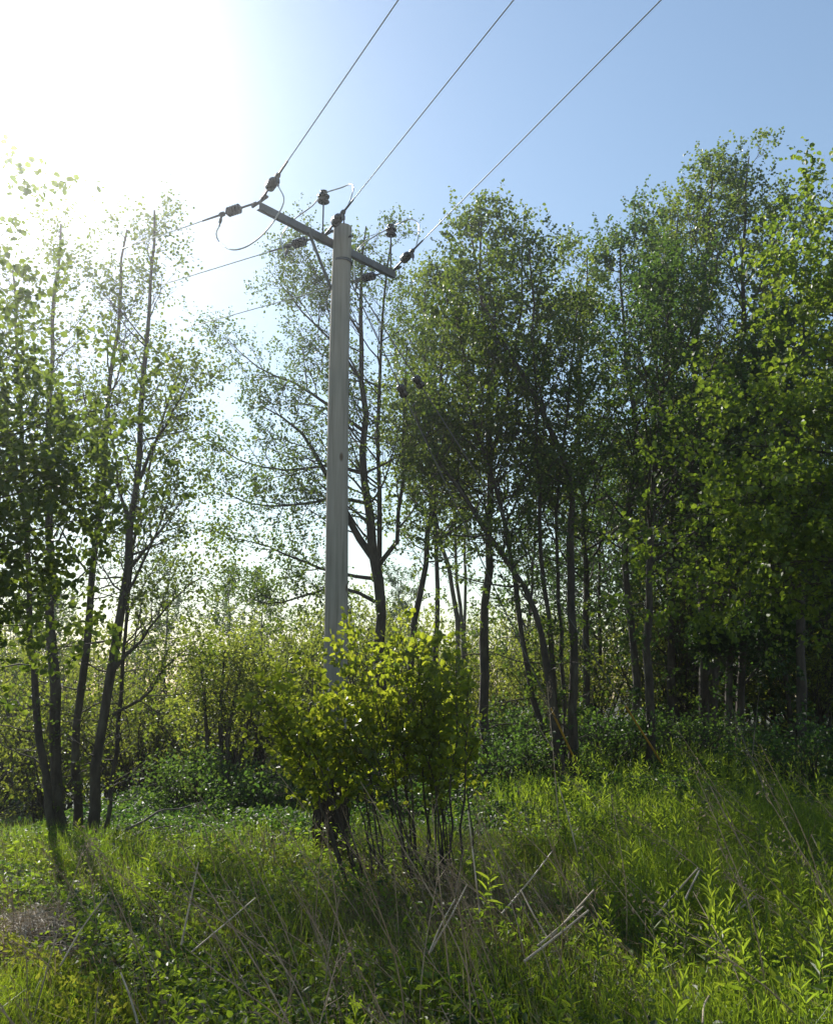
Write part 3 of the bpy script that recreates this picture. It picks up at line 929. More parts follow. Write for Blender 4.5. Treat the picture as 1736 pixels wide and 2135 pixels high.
# dark fibrous sleeve round the foot, a bit wider than the pole
mb = MB()
n = 14
hs2 = np.linspace(PZ0, at(680, 1610, 9.4)[2], n)
S2 = 40
ang2 = np.arange(S2) / S2 * 2 * np.pi
V = []
for j, h in enumerate(hs2):
    rad = 0.150 + 0.018 * (1 - j / (n - 1)) + 0.010 * rng.normal(size=S2) + 0.008 * np.sin(9 * ang2 + j * .3)
    V.append(np.stack([PX + rad * np.cos(ang2), PY_ + rad * np.sin(ang2), h + 0.02 * rng.normal(size=S2)], -1))
V = np.concatenate(V)
k = np.arange(S2)
q = np.concatenate([np.stack([i * S2 + k, i * S2 + (k + 1) % S2, (i + 1) * S2 + (k + 1) % S2, (i + 1) * S2 + k], -1) for i in range(n - 1)])
mb.add(V, q, 0, None, True)
inner = V[-S2:].copy()
inner[:, 0] = PX + (inner[:, 0] - PX) * 0.80
inner[:, 1] = PY_ + (inner[:, 1] - PY_) * 0.80
mb.add(np.concatenate([V[-S2:], inner]), np.stack([k, (k + 1) % S2, S2 + (k + 1) % S2, S2 + k], -1))
strands = []
for _ in range(60):
    a = rng.random() * 6.283
    z = rng.uniform(hs2[0] + .2, hs2[-1])
    p = np.array([PX + 0.165 * math.cos(a), PY_ + 0.165 * math.sin(a), z])
    strands.append(np.array([p, p + [0.02 * math.cos(a), 0.02 * math.sin(a), -0.15], p + [0.03 * math.cos(a), 0.03 * math.sin(a), -0.35]]))
tubes(mb, np.array(strands), np.full((60, 3), 0.006), 4)
o = ppart(mb, 'base_sleeve', M_ROOT)

# crossarm
def at_z(px, py, z):
    d = ray(px, py)
    return np.array([0, 0, EYE]) + d * ((z - EYE) / d[2])


upv = np.array([0, 0, 1.0])
zA = 6.0
while True:                                   # raise the arm until it lies just behind the pole
    EL, ER = at_z(541, 428, zA), at_z(824, 573, zA)
    ad = (ER - EL) / np.linalg.norm(ER - EL)
    side = np.array([-ad[1], ad[0], 0])       # away from the camera
    if side[1] < 0:
        side = -side
    pc = np.array([PX, PY_, zA])
    foot = EL + ad * np.dot(pc - EL, ad)
    if np.dot(foot - pc, side) >= 0.125:
        break
    zA += 0.004
print('ARM', zA, PTOP, EL, ER)
mid = (EL + ER) / 2
half = np.linalg.norm(ER - EL) / 2
mb = MB()                                     # channel section: web and two flanges
box(mb, mid, ad * half, side * 0.004, upv * 0.044)
box(mb, mid + upv * 0.041 + side * 0.0255, ad * half, side * 0.0215, upv * 0.003)
box(mb, mid - upv * 0.041 + side * 0.0255, ad * half, side * 0.0215, upv * 0.003)
ppart(mb, 'crossarm', M_STEEL)


def arm(s):                                   # point on the crossarm axis, s metres from the left end
    return EL + ad * s


# braces
mb = MB()
pb = np.array([PX, PY_, zA - 0.62]) + side * 0.10 - ad * 0.06
pa = arm(np.dot(pc - EL, ad) - 0.42) - upv * 0.03 - side * 0.014
tubes(mb, np.array([[pa, (pa + pb) / 2, pb]]), np.full((1, 3), 0.018), 4, 0, True, False)
ppart(mb, 'brace', M_STEEL)
# pole band and bolts
mb = MB()
lathe(mb, (PX + .01, PY_, zA - 0.30), upv, [(0, 0.106), (0, 0.117), (0.03, 0.117), (0.03, 0.106)], 24)
ppart(mb, 'pole_band', M_DSTEEL)
for dz in (0.0, 0.12):
    mb = MB()
    p = np.array([PX, PY_, zA + dz])
    if dz == 0:
        lathe(mb, p - side * 0.155, side, [(0, 0.018), (0.018, 0.018), (0.018, 0.009), (0.30, 0.009), (0.30, 0.018), (0.32, 0.018)], 8)
    else:
        lathe(mb, p - ad * 0.15, ad, [(0, 0.016), (0.016, 0.016), (0.016, 0.008), (0.30, 0.008), (0.30, 0.016), (0.32, 0.016)], 8)
    ppart(mb, 'bolt', M_DSTEEL)


def pin_insulator(base, top):
    mb = MB()
    L = top[2] - base[2]
    lathe(mb, base - upv * 0.04, upv, [(0, .014), (0.02, .014), (0.02, .009), (0.055, .009), (0.055, 0.02), (0.07, .02), (0.07, .0095), (L + .04, .0095)], 10)
    pin = ppart(mb, 'insulator_pin', M_DSTEEL)
    mb = MB()
    z = top[2]
    lathe(mb, (top[0], top[1], z - 0.03), upv, [(0, .03), (0.0, .055), (0.012, .072), (0.03, .060), (0.045, .040), (0.060, .044), (0.072, .070), (0.085, .072), (0.098, .050), (0.110, .034),
                                              (0.125, .036), (0.135, .046), (0.148, .044), (0.158, .026), (0.165, .012)], 20, 0, True)
    body = mb.build('insulator_body', M_PORC)
    body.parent = pin
    return np.array([top[0], top[1], z + 0.085])


s_mid = np.dot(pc - EL, ad) - 0.17
p1b = arm(s_mid) + side * 0.025 + upv * 0.05
p1t = p1b.copy()
p1t[2] = at(688, 418, p1b[1])[2]
T1 = pin_insulator(p1b, p1t)
p2b = arm(2 * half - 0.06) + side * 0.025 + upv * 0.05
p2t = p2b.copy()
p2t[2] = at(811, 487, p2b[1])[2]
T2 = pin_insulator(p2b, p2t)

# through tie plates on the arm where the strain insulators pull
for s in (0.02, s_mid + 0.03, 2 * half - 0.02):
    mb = MB()
    c = arm(s) + side * 0.02 + upv * 0.062
    wd = np.array([0.69, -0.72, 0])
    box(mb, c - upv * 0.003, wd * 0.15, np.array([0.72, 0.69, 0]) * 0.012, upv * 0.010)
    tubes(mb, np.array([[c + wd * .11 + upv * .01, c + wd * .12 + upv * .05, c + wd * .10 + upv * .065]]), np.full((1, 3), 0.008), 6, 0, True)
    ppart(mb, 'tie_plate', M_STEEL)


# ------------------------------------------------------------------ strain insulators, conductors, jumpers
def strain(att, d, label, kind):
    """chain from att along unit d: link, insulator body, clamp.  Returns (clamp end, jumper point)."""
    d = nz(np.asarray(d, float))
    t = thing('strain_insulator', att, label, 'insulator', 'strain insulators on the pole head')
    o3 = np.asarray(att)

    def add(mb, name, mat, parent=t):
        o = mb.build(name, mat)
        o.parent = parent
        o.location = tuple(-o3)
        return o
    mb = MB()
    lathe(mb, o3 - d * 0.10, d, [(0, .015), (0.04, .015), (0.045, .012), (0.20, .012), (0.205, .018), (0.225, .018)], 8)
    add(mb, 'link', M_DSTEEL)
    mb = MB()
    prof = [(0.12, 0.022)]
    if kind == 'ribbed':
        for k in range(5):
            z = 0.135 + k * 0.034
            prof += [(z, 0.026), (z + 0.006, 0.056), (z + 0.013, 0.056), (z + 0.022, 0.026)]
        prof += [(0.31, 0.03), (0.315, 0.02)]
    else:
        prof += [(0.13, 0.036), (0.15, 0.054), (0.24, 0.057), (0.275, 0.050), (0.295, 0.034), (0.31, 0.02)]
    lathe(mb, o3, d, prof, 18, 0, kind != 'ribbed')
    add(mb, 'insulator_body', M_PORC)
    mb = MB()
    lathe(mb, o3, d, [(0.31, .010), (0.345, .010), (0.35, .026), (0.385, .030), (0.41, .024), (0.415, .013), (0.66, .010), (0.665, .006)], 10)
    c = o3 + d * 0.385
    lathe(mb, c, np.array([0, 0, -1.0]) + d * 0.2, [(0, .014), (.05, .014), (.055, .02), (.10, .018), (.105, .009), (.15, .008)], 8)
    add(mb, 'clamp', M_DSTEEL)
    return o3 + d * 0.66, c + nz(np.array([0, 0, -1.0]) + d * 0.2) * 0.14, c + d * 0.1


def single_wire(name, pts, r, label, cat, group, n=40):
    P = spline(pts, n)
    mb = MB()
    tubes(mb, P[None], np.full((1, n), r), 6)
    return tag(mb.build(name, M_WIRE), label, cat, group)


near_pass = [(830, 0), (1070, 0), (1377, 0)]
far_pix = [(130, 560), (180, 640), (360, 690)]
names = ['left', 'middle', 'right']
atts = [arm(0.02), arm(s_mid + 0.03), arm(2 * half - 0.02)]
near_lab = ['power line passing overhead from the left end of the crossarm', 'power line passing overhead from the middle of the crossarm', 'power line passing overhead from the right end of the crossarm']
far_lab = ['power line running off left from the left crossarm end', 'power line running off left from beside the pole head', 'power line running off left from the right crossarm end, behind the pole']
ins_n = ['smooth dark strain insulator pulling toward the camera at the left crossarm end', 'smooth dark strain insulator pulling toward the camera at the pole top', 'smooth dark strain insulator pulling toward the camera at the right crossarm end']
ins_f = ['ribbed strain insulator pulling away at the left crossarm end', 'ribbed strain insulator pulling away under the crossarm, just left of the pole', 'ribbed strain insulator pulling away behind the pole at the right crossarm end']
J = []
for k in range(3):
    a0 = atts[k] + side * 0.02 + upv * 0.062
    np_ = at_z(*near_pass[k], a0[2] + 0.12)
    dn = nz(np_ - a0)
    ca, ja, ka = strain(a0 + dn * 0.15, dn, ins_n[k], 'smooth')
    end = a0 + dn * 40
    single_wire('power_line', [ca - dn * .05, ca + dn * 10, end], 0.0062, near_lab[k], 'power line', 'power lines', 30)
    fp = at_z(*far_pix[k], a0[2] - 0.05)
    df = nz(fp - a0)
    cf, jf, _ = strain(a0 + df * 0.15, df, ins_f[k], 'ribbed')
    single_wire('power_line', [cf - df * .05, a0 + df * 8 - upv * .03, a0 + df * 30 - upv * 0.1], 0.0062, far_lab[k], 'power line', 'power lines', 30)
    J.append((ja, jf, ka, cf))


def jum(pts, label):
    single_wire('jumper_wire', pts, 0.008, label, 'jumper wire', 'jumper wires at the pole head', 60)


ja, jf, ca, cf = J[0]
Ya, Yf = ja[1], jf[1]
jum([ja, at(592, 418, Ya), at(575, 455, Ya + .05), at(545, 492, Ya + .1), at(510, 516, Ya + .2), at(480, 520, Ya + .25), at(458, 505, Yf), at(451, 487, Yf), jf], 'jumper wire hanging in a loop below the left end of the crossarm')
ja, jf, ca, cf = J[1]
jum([ca, at(729, 420, ca[1]), at(737, 392, ca[1] + .1), at(730, 384, ca[1] + .25), at(712, 391, ca[1] + .4), T1, at(650, 430, T1[1] + .1), at(615, 456, T1[1] + .2), at(594, 480, T1[1] + .3), at(586, 500, T1[1] + .3), jf],
    'jumper wire arching over the pin insulator beside the pole top')
ja, jf, ca, cf = J[2]
jum([ca, at(874, 480, ca[1]), at(870, 464, ca[1] + .1), at(856, 457, ca[1] + .2), at(835, 464, ca[1] + .3), T2, at(780, 493, T2[1] + .1), at(750, 515, T2[1] + .2), at(738, 545, T2[1] + .3), jf],
    'jumper wire arching over the pin insulator at the right crossarm end')

# stays
stay_top = np.array([PX, PY_, zA - 0.28])
for k, (ipx, ipy, gpx, gpy, tpx, tpy, lab) in enumerate([(842, 815, 1205, 1600, 1160, 1488, 'steel stay wire ending in a yellow guard beside the leaning trunks'),
                                                         (870, 797, 1372, 1580, 1318, 1483, 'steel stay wire ending in a yellow guard at the straight dark alder')]):
    g = at(gpx, gpy, 13.0 if k == 0 else 13.4)
    g[2] = max(g[2], float(gz(g[0], g[1])) - 0.1)
    d = nz(g - stay_top)
    g2 = g + d * 0.5
    L = np.linalg.norm(g - stay_top)
    t = thing('stay_wire', g, lab, 'stay wire', 'stay wires of the pole')
    mb = MB()
    P = spline([stay_top + d * 0.10, g2], 12)
    tubes(mb, P[None], np.full((1, 12), 0.0085), 5)
    mb.build('wire', M_STEEL, t).location = tuple(-g)
    # find the point whose picture position is nearest the insulator
    best = min(np.linspace(0.05, 0.9, 400), key=lambda u: abs((lambda p: 1067.5 - FPX * (((p[2] - EYE) * CT - p[1] * ST) / (p[1] * CT + (p[2] - EYE) * ST)))(stay_top + d * L * u) - ipy))
    pi_ = stay_top + d * L * best
    mb = MB()
    lathe(mb, pi_ - d * 0.085, d, [(0, .02), (.01, .045), (.04, .060), (.075, .046), (.10, .046), (.13, .062), (.16, .048), (.17, .02)], 14, 0, True)
    mb.build('stay_insulator', M_PORC, t).location = tuple(-g)
    mb = MB()
    a, b = g - d * 1.05, g + d * 0.25
    tubes(mb, np.array([[a, (a + b) / 2, b]]), np.full((1, 3), 0.015), 8, 0, True)
    mb.build('yellow_guard', M_YELLOW, t).location = tuple(-g)


# ------------------------------------------------------------------ ground cover
def scatter(n, y0, y1, power=1.0, xr=None, wid=0.56):
    y = y0 + (y1 - y0) * rng.random(n) ** power
    x = (rng.random(n) * 2 - 1) * (wid * y + 0.5)
    if xr is not None:
        x = xr[0] + (xr[1] - xr[0]) * rng.random(n)
    return x, y


def patch(x, y, s, seed):
    """smooth pseudo-noise 0..1"""
    return 0.5 + 0.25 * (np.sin(x * s + seed) * np.cos(y * s * 1.3 + seed * 2) + np.sin(x * s * 2.1 + y * s * 1.7 + seed * 3))


HX, HY = on_ground(40, 1925, 0.1)[:2]


def off_straw(x, y):
    return ((x - HX) / 0.55) ** 2 + ((y - HY + 0.45) / 0.75) ** 2 > 1


# grass
mb = MB()
x, y = scatter(300000, 1.6, 15, 1.25)
keep = patch(x, y, 1.3, 1.0) + 0.35 * sstep(-1.0, 2.0, x) + 0.12 * (y < 5) > rng.random(len(x)) * 0.75 + 0.10
keep &= off_straw(x, y)
keep &= ~((x < 2) & (y > 12.5))
keep &= ~((rng.random(len(x)) < 0.4) & (((x - 0.35) / 1.15) ** 2 + ((y - 6.6) / 1.5) ** 2 < 1))
keep &= ~((rng.random(len(x)) < 0.75) & (y > 10.5))
x, y = x[keep], y[keep]
p = np.stack([x, y, gz(x, y) - 0.02], -1)
az = rng.random(len(x)) * 6.283
d = np.stack([np.cos(az), np.sin(az), 0 * az], -1)
hgt = (0.14 + 0.26 * patch(x, y, 0.9, 4.0)) * rng.uniform(0.5, 1.3, len(x)) * (1 + 0.35 * sstep(0, 2, x))
blades(mb, p, d, hgt, rng.uniform(0.003, 0.008, len(x)) * (1 + y * 0.03), rng.uniform(0.1, 0.9, len(x)), 0, np.clip(rng.random(len(x)) * 0.6 + 0.4 * patch(x, y, 1.7, 9.0), 0, 1))
tag(mb.build('grass', M_GRASS), kind='stuff', label='long green grass over the clearing')

# low leafy cover
mb = MB()
x, y = scatter(120000, 1.6, 15, 1.2)
xb, yb = scatter(90000, 10.5, 27, 1.2)
x, y = np.concatenate([x, xb]), np.concatenate([y, yb])
dens = patch(x, y, 1.1, 6.0) + 0.25 * (1 - sstep(-0.5, 1.5, x)) + 0.6 * sstep(9, 12, y)
keep = (dens > rng.random(len(x)) * 0.8 + 0.2) & off_straw(x, y)
x, y = x[keep], y[keep]
n = len(x)
p = np.stack([x, y, gz(x, y) + 0.02 + (0.06 + 0.22 * patch(x, y, 2.0, 3.0)) * rng.random(n)], -1)
d = rng.normal(size=(n, 3))
d[:, 2] = np.abs(d[:, 2]) * 0.5
LL = rng.uniform(0.025, 0.06, n) * (1 + 0.5 * sstep(9, 13, y))
leaves(mb, p, d, LL, LL * 0.62, 'oval', 0.2, 0.9, 0)
tag(mb.build('ground_cover', M_BRAMBLE), kind='stuff', label='low leafy weeds and bramble over the clearing')

# brighter low herbs, mostly in the near and left part
mb = MB()
x, y = scatter(90000, 1.7, 9.5, 1.15)
keep = patch(x, y, 1.5, 8.0) + 0.25 * (1 - sstep(-0.8, 1.0, x)) > rng.random(len(x)) * 0.7 + 0.42
keep &= off_straw(x, y)
x, y = x[keep], y[keep]
n = len(x)
p = np.stack([x, y, gz(x, y) + 0.05 + (0.08 + 0.32 * patch(x, y, 2.3, 7.0)) * rng.random(n) ** 0.7], -1)
d = rng.normal(size=(n, 3))
d[:, 2] = np.abs(d[:, 2]) * 0.7
LL = rng.uniform(0.025, 0.065, n)
leaves(mb, p, d, LL, LL * 0.5, 'oval', 0.22, 0.8, 0, np.clip(0.3 * rng.random(n) + 0.7 * patch(x, y, 3.0, 1.5), 0, 1), 0.15)
tag(mb.build('low_herbs', M_HERB), kind='stuff', label='low bright green herbs between the grass')

# yellow moss mats, mostly at the lower left
mb = MB()
x, y = scatter(130000, 1.8, 9.5, 1.1)
keep = (patch(x, y, 1.6, 2.2) - 0.25 * sstep(-1.0, 1.0, x)) > 0.36 + 0.25 * rng.random(len(x))
x, y = x[keep], y[keep]
n = len(x)
p = np.stack([x, y, gz(x, y) + 0.34 * rng.random(n) * patch(x, y, 2.6, 5.0)], -1)
d = rng.normal(size=(n, 3))
d[:, 2] = np.abs(d[:, 2]) + 0.3
LL = rng.uniform(0.018, 0.04, n)
leaves(mb, p, d, LL, LL * 0.6, 'oval', 0.25, 0.5, 0)
tag(mb.build('moss_mat', M_MOSS), kind='stuff', label='yellowish moss and low spurge among the grass')

# dry straw litter everywhere, with a pale heap at the left
mb = MB()
x, y = scatter(5000, 1.8, 10.0, 1.1)
hx, hy = HX, HY
x2 = hx + rng.normal(size=3200) * 0.34
y2 = hy + rng.normal(size=3200) * 0.42
x, y = np.concatenate([x, x2]), np.concatenate([y, y2])
n = len(x)
p = np.stack([x, y, gz(x, y) + 0.015 + 0.07 * rng.random(n) + np.where(np.arange(n) > 5000, 0.04, 0) * np.exp(-((x - hx) ** 2 + (y - hy) ** 2) / .12)], -1)
d = rng.normal(size=(n, 3))
d[:, 2] *= 0.18
LL = rng.uniform(0.06, 0.24, n)
leaves(mb, p, d, LL, np.full(n, 0.007), 'lance', 0.2, 0.8, 0)
tag(mb.build('straw_litter', M_STRAW), kind='stuff', label='dry pale straw and dead leaves lying in the grass')


# upright willowherb plants: six forms, copied
def herb_proto(h, nl, seed, wd):
    t = thing('leafy_herb', (0, 0, 0), 'upright leafy herb with narrow pointed leaves in the meadow', 'plant', 'upright leafy herbs in the meadow')
    bend = rng.normal(size=2) * 0.08 * h
    P = spline([np.zeros(3), np.array([bend[0] * .3, bend[1] * .3, h * .5]), np.array([bend[0], bend[1], h])], 8)
    mb = MB()
    tubes(mb, P[None], (0.0045 * np.linspace(1, 0.4, 8))[None], 5)
    mb.build('stem', M_STEM, t)
    mb = MB()
    u = np.linspace(0.12, 1.0, nl)
    f = np.minimum(u * 7, 6.999)
    i = f.astype(int)
    pos = P[i] * (1 - (f - i))[:, None] + P[i + 1] * (f - i)[:, None]
    a = np.arange(nl) * 2.4 + seed
    el = np.radians(15 + 55 * u ** 2 + rng.normal(size=nl) * 9)
    d = np.stack([np.cos(a) * np.cos(el), np.sin(a) * np.cos(el), np.sin(el)], -1)
    LL = (0.055 + 0.075 * np.sin(np.pi * np.clip(u * 0.8 + 0.1, 0, 1))) * rng.uniform(0.8, 1.2, nl) * (0.8 + 0.35 * h)
    leaves(mb, pos, d, LL, LL * wd, 'lance' if wd < 0.3 else 'oval', 0.3, 1.2, 0, np.clip(0.25 + 0.6 * u + 0.2 * rng.random(nl), 0, 1), 0.22)
    mb.build('leaves', M_HERB, t)
    return t


hp = [herb_proto(h, nl, k * 0.9, wd) for k, (h, nl, wd) in enumerate([(0.55, 34, .21), (0.7, 42, .18), (0.45, 26, .42), (0.62, 38, .22), (0.8, 46, .17), (0.38, 22, .5)])]
hpos = []
while len(hpos) < 290:
    yy = 2.3 + 9.2 * rng.random() ** 1.15
    xx = rng.uniform(-0.5 * yy, 0.52 * yy)
    w = 0.10 + 0.9 * float(sstep(0.1, 1.6, xx - 0.05 * (yy - 4)))
    if yy < 3.6:
        w = max(w, 0.45)
    if 6.2 < yy < 8.5 and xx < 1.4:
        w *= 0.25
    if rng.random() < w and all((xx - q[0]) ** 2 + (yy - q[1]) ** 2 > 0.012 for q in hpos):
        hpos.append((xx, yy))
hpos.sort(key=lambda q: q[1])
for k, (xx, yy) in enumerate(hpos):
    o = hp[k] if k < len(hp) else copy_tree(hp[int(rng.integers(len(hp)))])
    o.location = (xx, yy, float(gz(xx, yy)) - 0.02)
    s = rng.uniform(0.55, 0.95) * (0.75 if xx < -0.3 else 1.0) * (0.8 if yy < 3.6 else 1.0)
    o.rotation_euler = (rng.normal() * 0.15, rng.normal() * 0.15, rng.random() * 6.28)
    o.scale = (s, s, s)

# the same herbs further off and too many to count
mb = MB()
x, y = scatter(1500, 4.5, 13.5, 0.9)
keep = (sstep(0.2, 1.8, x - 0.05 * (y - 4)) > rng.random(len(x)))
x, y = x[keep], y[keep]
n = len(x)
hh = rng.uniform(0.3, 0.6, n)
base = np.stack([x, y, gz(x, y)], -1)
tip = base + np.stack([rng.normal(size=n) * .06, rng.normal(size=n) * .06, hh], -1)
tubes(mb, np.stack([base, (base + tip) / 2, tip], 1), np.full((n, 3), 0.004), 3, 0)
nl = 22
u = np.tile(np.linspace(0.2, 1, nl), n)
pi = np.repeat(np.arange(n), nl)
pos = base[pi] * (1 - u)[:, None] + tip[pi] * u[:, None]
a = np.tile(np.arange(nl) * 2.4, n) + np.repeat(rng.random(n) * 6, nl)
el = np.radians(15 + 55 * u ** 2 + rng.normal(size=n * nl) * 9)
d = np.stack([np.cos(a) * np.cos(el), np.sin(a) * np.cos(el), np.sin(el)], -1)
LL = rng.uniform(0.05, 0.11, n * nl)
leaves(mb, pos, d, LL, LL * 0.22, 'lance', 0.3, 1.2, 1, np.clip(0.2 + 0.6 * u + .2 * rng.random(n * nl), 0, 1), 0.2)
tag(mb.build('weeds', [M_STEM, M_HERB]), kind='stuff', label='dense upright weeds across the right of the meadow')


# dead stalks: six forms, copied
def stalk_proto(h, lean, fluff):
    mb = MB()
    P = spline([np.zeros(3), np.array([lean * .35, 0, h * .5]), np.array([lean, 0.03, h])], 9)
    tubes(mb, P[None], (0.0044 * np.linspace(1, 0.4, 9))[None], 5)
    B, Rb = grow(P[None], np.full((1, 9), 0.003), 5, 0.5, 1.0, lambda tt, pl: 0.10 + 0.10 * rng.random(len(tt)), (38, 12), 0.3, 0.15, 4, 0.7, 0.0016)
    tubes(mb, B, Rb, 3)
    B2, Rb2 = grow(B, Rb, 3, 0.3, 1.0, lambda tt, pl: 0.06 * np.ones(len(tt)), (40, 12), 0.2, 0.2, 3, 0.8, 0.001)
    tubes(mb, B2, Rb2, 3)
    if fluff:
        leaf_on(mb, B2, fluff, 0.1, 0.016, 0.5, 'oval', 0.2)
        leaf_on(mb, B, fluff, 0.1, 0.018, 0.5, 'oval', 0.2)
    o = mb.build('dead_stalk', [M_STALK, M_FLUFF])
    return tag(o, 'thin brown dead stalk leaning among the green plants', 'dead stalk', 'dead stalks in the clearing')


sp_ = [stalk_proto(h, l, f) for h, l, f in [(0.9, -0.35, 0), (1.1, -0.6, 2), (0.75, -0.2, 0), (1.0, -0.8, 0), (0.85, -0.5, 4), (0.65, -0.35, 0)]]
for k in range(185):
    if k < 62:
        xx, yy = rng.normal() * 0.65 + 0.3, rng.uniform(4.6, 7.9)
    elif k < 130:
        yy = rng.uniform(2.8, 6.5)
        xx = rng.uniform(-0.5, 0.2) * yy
    else:
        yy = rng.uniform(3.5, 9.5)
        xx = rng.uniform(0.05, 0.5) * yy
    o = sp_[k] if k < 6 else sp_[int(rng.integers(6))].copy()
    if k >= 6:
        COL.objects.link(o)
    o.location = (xx, yy, float(gz(xx, yy)) - 0.01)
    o.rotation_euler = (rng.normal() * 0.15, rng.normal() * 0.2 - 0.1, rng.normal() * 0.7)
    s = rng.uniform(0.65, 1.15)
    o.scale = (s, s, s)


# brown thatch of dead stems and leaves
mb = MB()
n1, n2 = 4000, 15000
x = np.concatenate([0.35 + 1.0 * rng.normal(size=n1) * 0.6, (rng.random(n2) * 2 - 1) * 4.5])
y = np.concatenate([6.5 + rng.normal(size=n1) * 0.85, rng.uniform(2, 10, n2)])
ok = np.abs(x) < 0.56 * y + .5
x, y = x[ok], y[ok]
n = len(x)
p = np.stack([x, y, gz(x, y) + rng.random(n) * 0.10], -1)
az = rng.normal(size=n) * 0.9 + math.pi
blades(mb, p, np.stack([np.cos(az), np.sin(az), 0 * az], -1), rng.uniform(0.12, 0.5, n), rng.uniform(0.002, 0.006, n), rng.uniform(0.4, 1.2, n), 0, rng.random(n) ** 2)
tag(mb.build('dead_thatch', M_THATCH), kind='stuff', label='brown thatch of dead stems under the green')


# pale broken reeds and canes, each where it lies
def cane(a, b, r, label, ha=0.02, hb=0.35, name='broken_reed', cat='reed', mat=None, Ya=None):
    pb = on_ground(b[0], b[1], 0.28) if Ya is None else at(b[0], b[1], Ya)
    pa = at(a[0], a[1], pb[1] + 0.25)
    q = pa - pb
    P = spline([pb, pb + q * 0.5 + rng.normal(size=3) * 0.006, pa], 14)
    rad = 0.9 * r * (1 + 0.10 * (np.arange(14) % 4 == 0)) * np.linspace(1.1, 0.75, 14)
    mb = MB()
    tubes(mb, P[None], rad[None], 7, 0, True)
    tag(mb.build(name, mat or M_REED), label, cat, 'pale broken reeds in the clearing' if name == 'broken_reed' else None)


cane((1454, 1810), (1355, 1923), 0.0075, 'pale broken reed, longer left one of the pair standing as an upturned V')
cane((1457, 1815), (1416, 1903), 0.0075, 'pale broken reed, shorter right one of the pair standing as an upturned V')
cane((1576, 1867), (1508, 1922), 0.0075, 'pale short reed alone in the meadow near the right edge')
cane((1560, 1868), (1530, 1898), 0.006, 'thin dull reed lying against the short reed near the right edge')
cane((1237, 1856), (1147, 1956), 0.0075, 'upper pale reed of the sloping bundle right of the centre')
cane((1226, 1898), (1092, 2005), 0.0075, 'lower pale reed of the sloping bundle right of the centre')
cane((1215, 1890), (1120, 1972), 0.006, 'thin middle reed of the sloping bundle right of the centre')
cane((973, 1845), (897, 1985), 0.006, 'pale slanting reed under the bush, right one of two')
cane((949, 1873), (893, 1990), 0.005, 'pale slanting reed under the bush, left one of two')
cane((1153, 1772), (1045, 1906), 0.006, 'brownish long reed slanting in the shade right of the bush')
cane((1086, 1857), (1139, 1953), 0.006, 'pale reed tilting left, left of the sloping bundle')
cane((414, 1798), (378, 1971), 0.006, 'tall pale reed standing nearly upright left of the pole')
cane((225, 1864), (126, 2014), 0.005, 'thin pale reed sloping in the moss at the lower left')
cane((533, 1872), (400, 1985), 0.005, 'thin reed sloping low to the right of the tall upright reed')
cane((252, 2028), (288, 2135), 0.006, 'short pale reed tilting left at the lower left border')
cane((1479, 2073), (1464, 2134), 0.005, 'short pale reed upright at the lower right border')
cane((975, 1690), (1002, 1924), 0.006, 'tall straight dry stalk standing right of the bush stems', name='dry_cane', cat='dead stalk')
cane((1165, 1640), (1205, 1790), 0.006, 'tall dry stalk leaning left in front of the leaning trunks', name='dry_cane', cat='dead stalk')
cane((1480, 1640), (1560, 1790), 0.006, 'dull dry stalk leaning left across the right meadow', name='dry_cane', cat='dead stalk', mat=M_STALK)
cane((1690, 1740), (1736, 1830), 0.006, 'dull dry stalk leaning left at the right border', name='dry_cane', cat='dead stalk', mat=M_STALK)

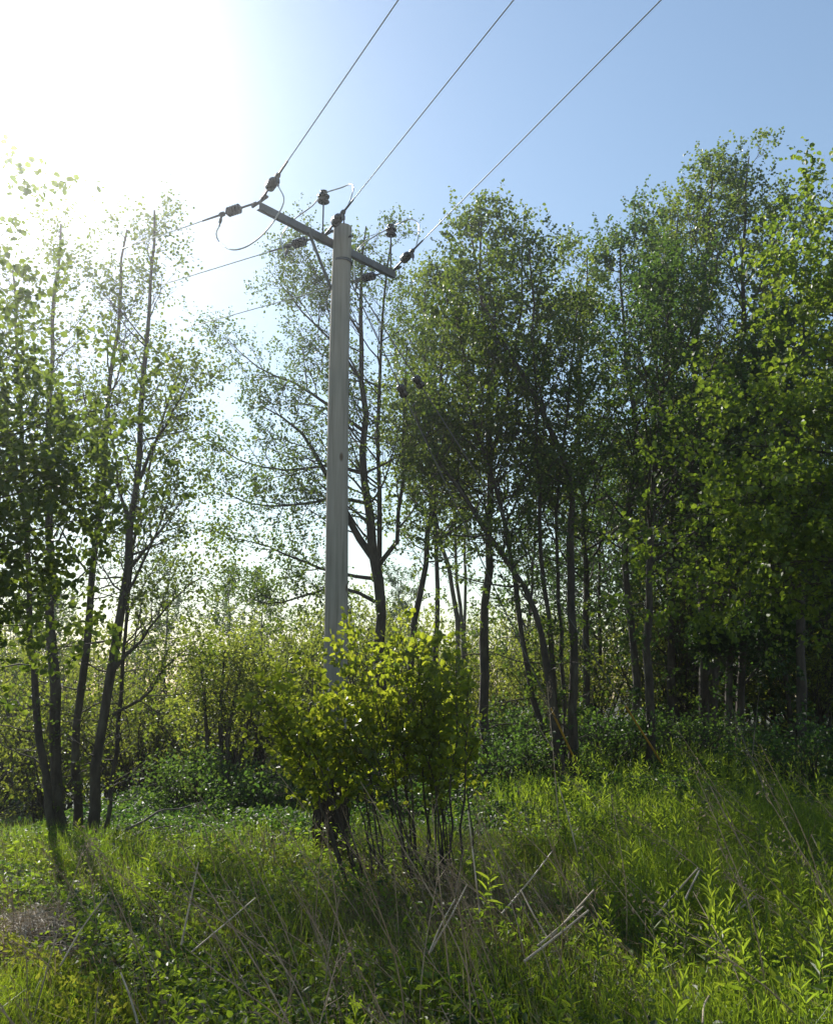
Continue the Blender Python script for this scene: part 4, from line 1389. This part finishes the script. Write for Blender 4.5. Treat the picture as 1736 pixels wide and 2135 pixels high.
# tall seed head in front of the leaning trunks
mb = MB()
b = at(1165, 1640, 9.0)
tp = at(1140, 1432, 9.0)
f_ = at(1152, 1560, 9.0)
b[2] = gz(b[0], b[1])
tubes(mb, np.array([spline([b, f_, tp], 9)]), (0.006 * np.linspace(1, .4, 9))[None], 5)
tubes(mb, np.array([spline([f_, at(1128, 1525, 9.0), at(1118, 1495, 9.0)], 6)]), (0.004 * np.linspace(1, .4, 6))[None], 4)
B, Rb = grow(np.array([spline([f_, tp], 6)]), np.full((1, 6), 0.003), 16, 0.45, 1.0, lambda tt, pl: 0.08 + 0.06 * rng.random(len(tt)), (30, 10), 0.3, 0.15, 4, 0.7, 0.0016)
tubes(mb, B, Rb, 3)
leaf_on(mb, B, 8, 0.1, 0.02, 0.5, 'oval', 0.2)
tag(mb.build('seed_head', [M_REED, M_FLUFF]), 'tall pale dead seed head standing before the dark leaning trunks', 'dead plant')
# forked twig at the right
mb = MB()
b = at(1610, 1680, 10)
b[2] = gz(b[0], b[1])
f_ = at(1553, 1555, 10.2)
tubes(mb, np.array([spline([b, at(1590, 1640, 10), f_, at(1524, 1470, 10.3)], 9)]), (0.010 * np.linspace(1, .4, 9))[None], 5)
tubes(mb, np.array([spline([at(1575, 1585, 10.1), at(1545, 1560, 10.2), at(1535, 1530, 10.2)], 6), spline([at(1568, 1572, 10.1), at(1575, 1500, 10.2), at(1582, 1440, 10.2)], 6)]), np.tile(0.006 * np.linspace(1, .4, 6), (2, 1)), 4)
tag(mb.build('forked_twig', M_BARK_PALE), 'pale forked dead twig standing before the two-stemmed dark alder', 'twig')
# fallen branches in the hollow
for (pts, lab) in [([(252, 1735), (300, 1712), (335, 1690), (375, 1686), (420, 1672)], 'longer pale fallen branch lying in the hollow right of the clump'),
                   ([(281, 1742), (331, 1726), (360, 1722)], 'shorter pale fallen branch lying in the hollow right of the clump')]:
    mb = MB()
    P = spline([at(a, b_, 10.4 + k * .15) for k, (a, b_) in enumerate(pts)], 12)
    tubes(mb, P[None], (0.017 * np.linspace(1, .3, 12))[None], 6, 0, True)
    tag(mb.build('fallen_branch', M_BARK_PALE), lab, 'branch')

# ------------------------------------------------------------------ added haze, stands in for veiling glare of the lens
mb = MB()
box(mb, (0, 120, 6.5), (245, 0, 0), (0, 185, 0), (0, 0, 9.5))
hz = bpy.data.materials.new('glare_haze')
hz.use_nodes = True
nt = hz.node_tree
nt.nodes.remove(nt.nodes['Principled BSDF'])
pv = nt.nodes.new('ShaderNodeVolumePrincipled')
pv.inputs['Color'].default_value = (0.92, 0.96, 1.0, 1)
pv.inputs['Density'].default_value = 0.0024
pv.inputs['Anisotropy'].default_value = 0.9
nt.links.new(pv.outputs[0], nt.nodes['Material Output'].inputs['Volume'])
tag(mb.build('haze', hz), kind='stuff', label='thin haze added to imitate lens glare')
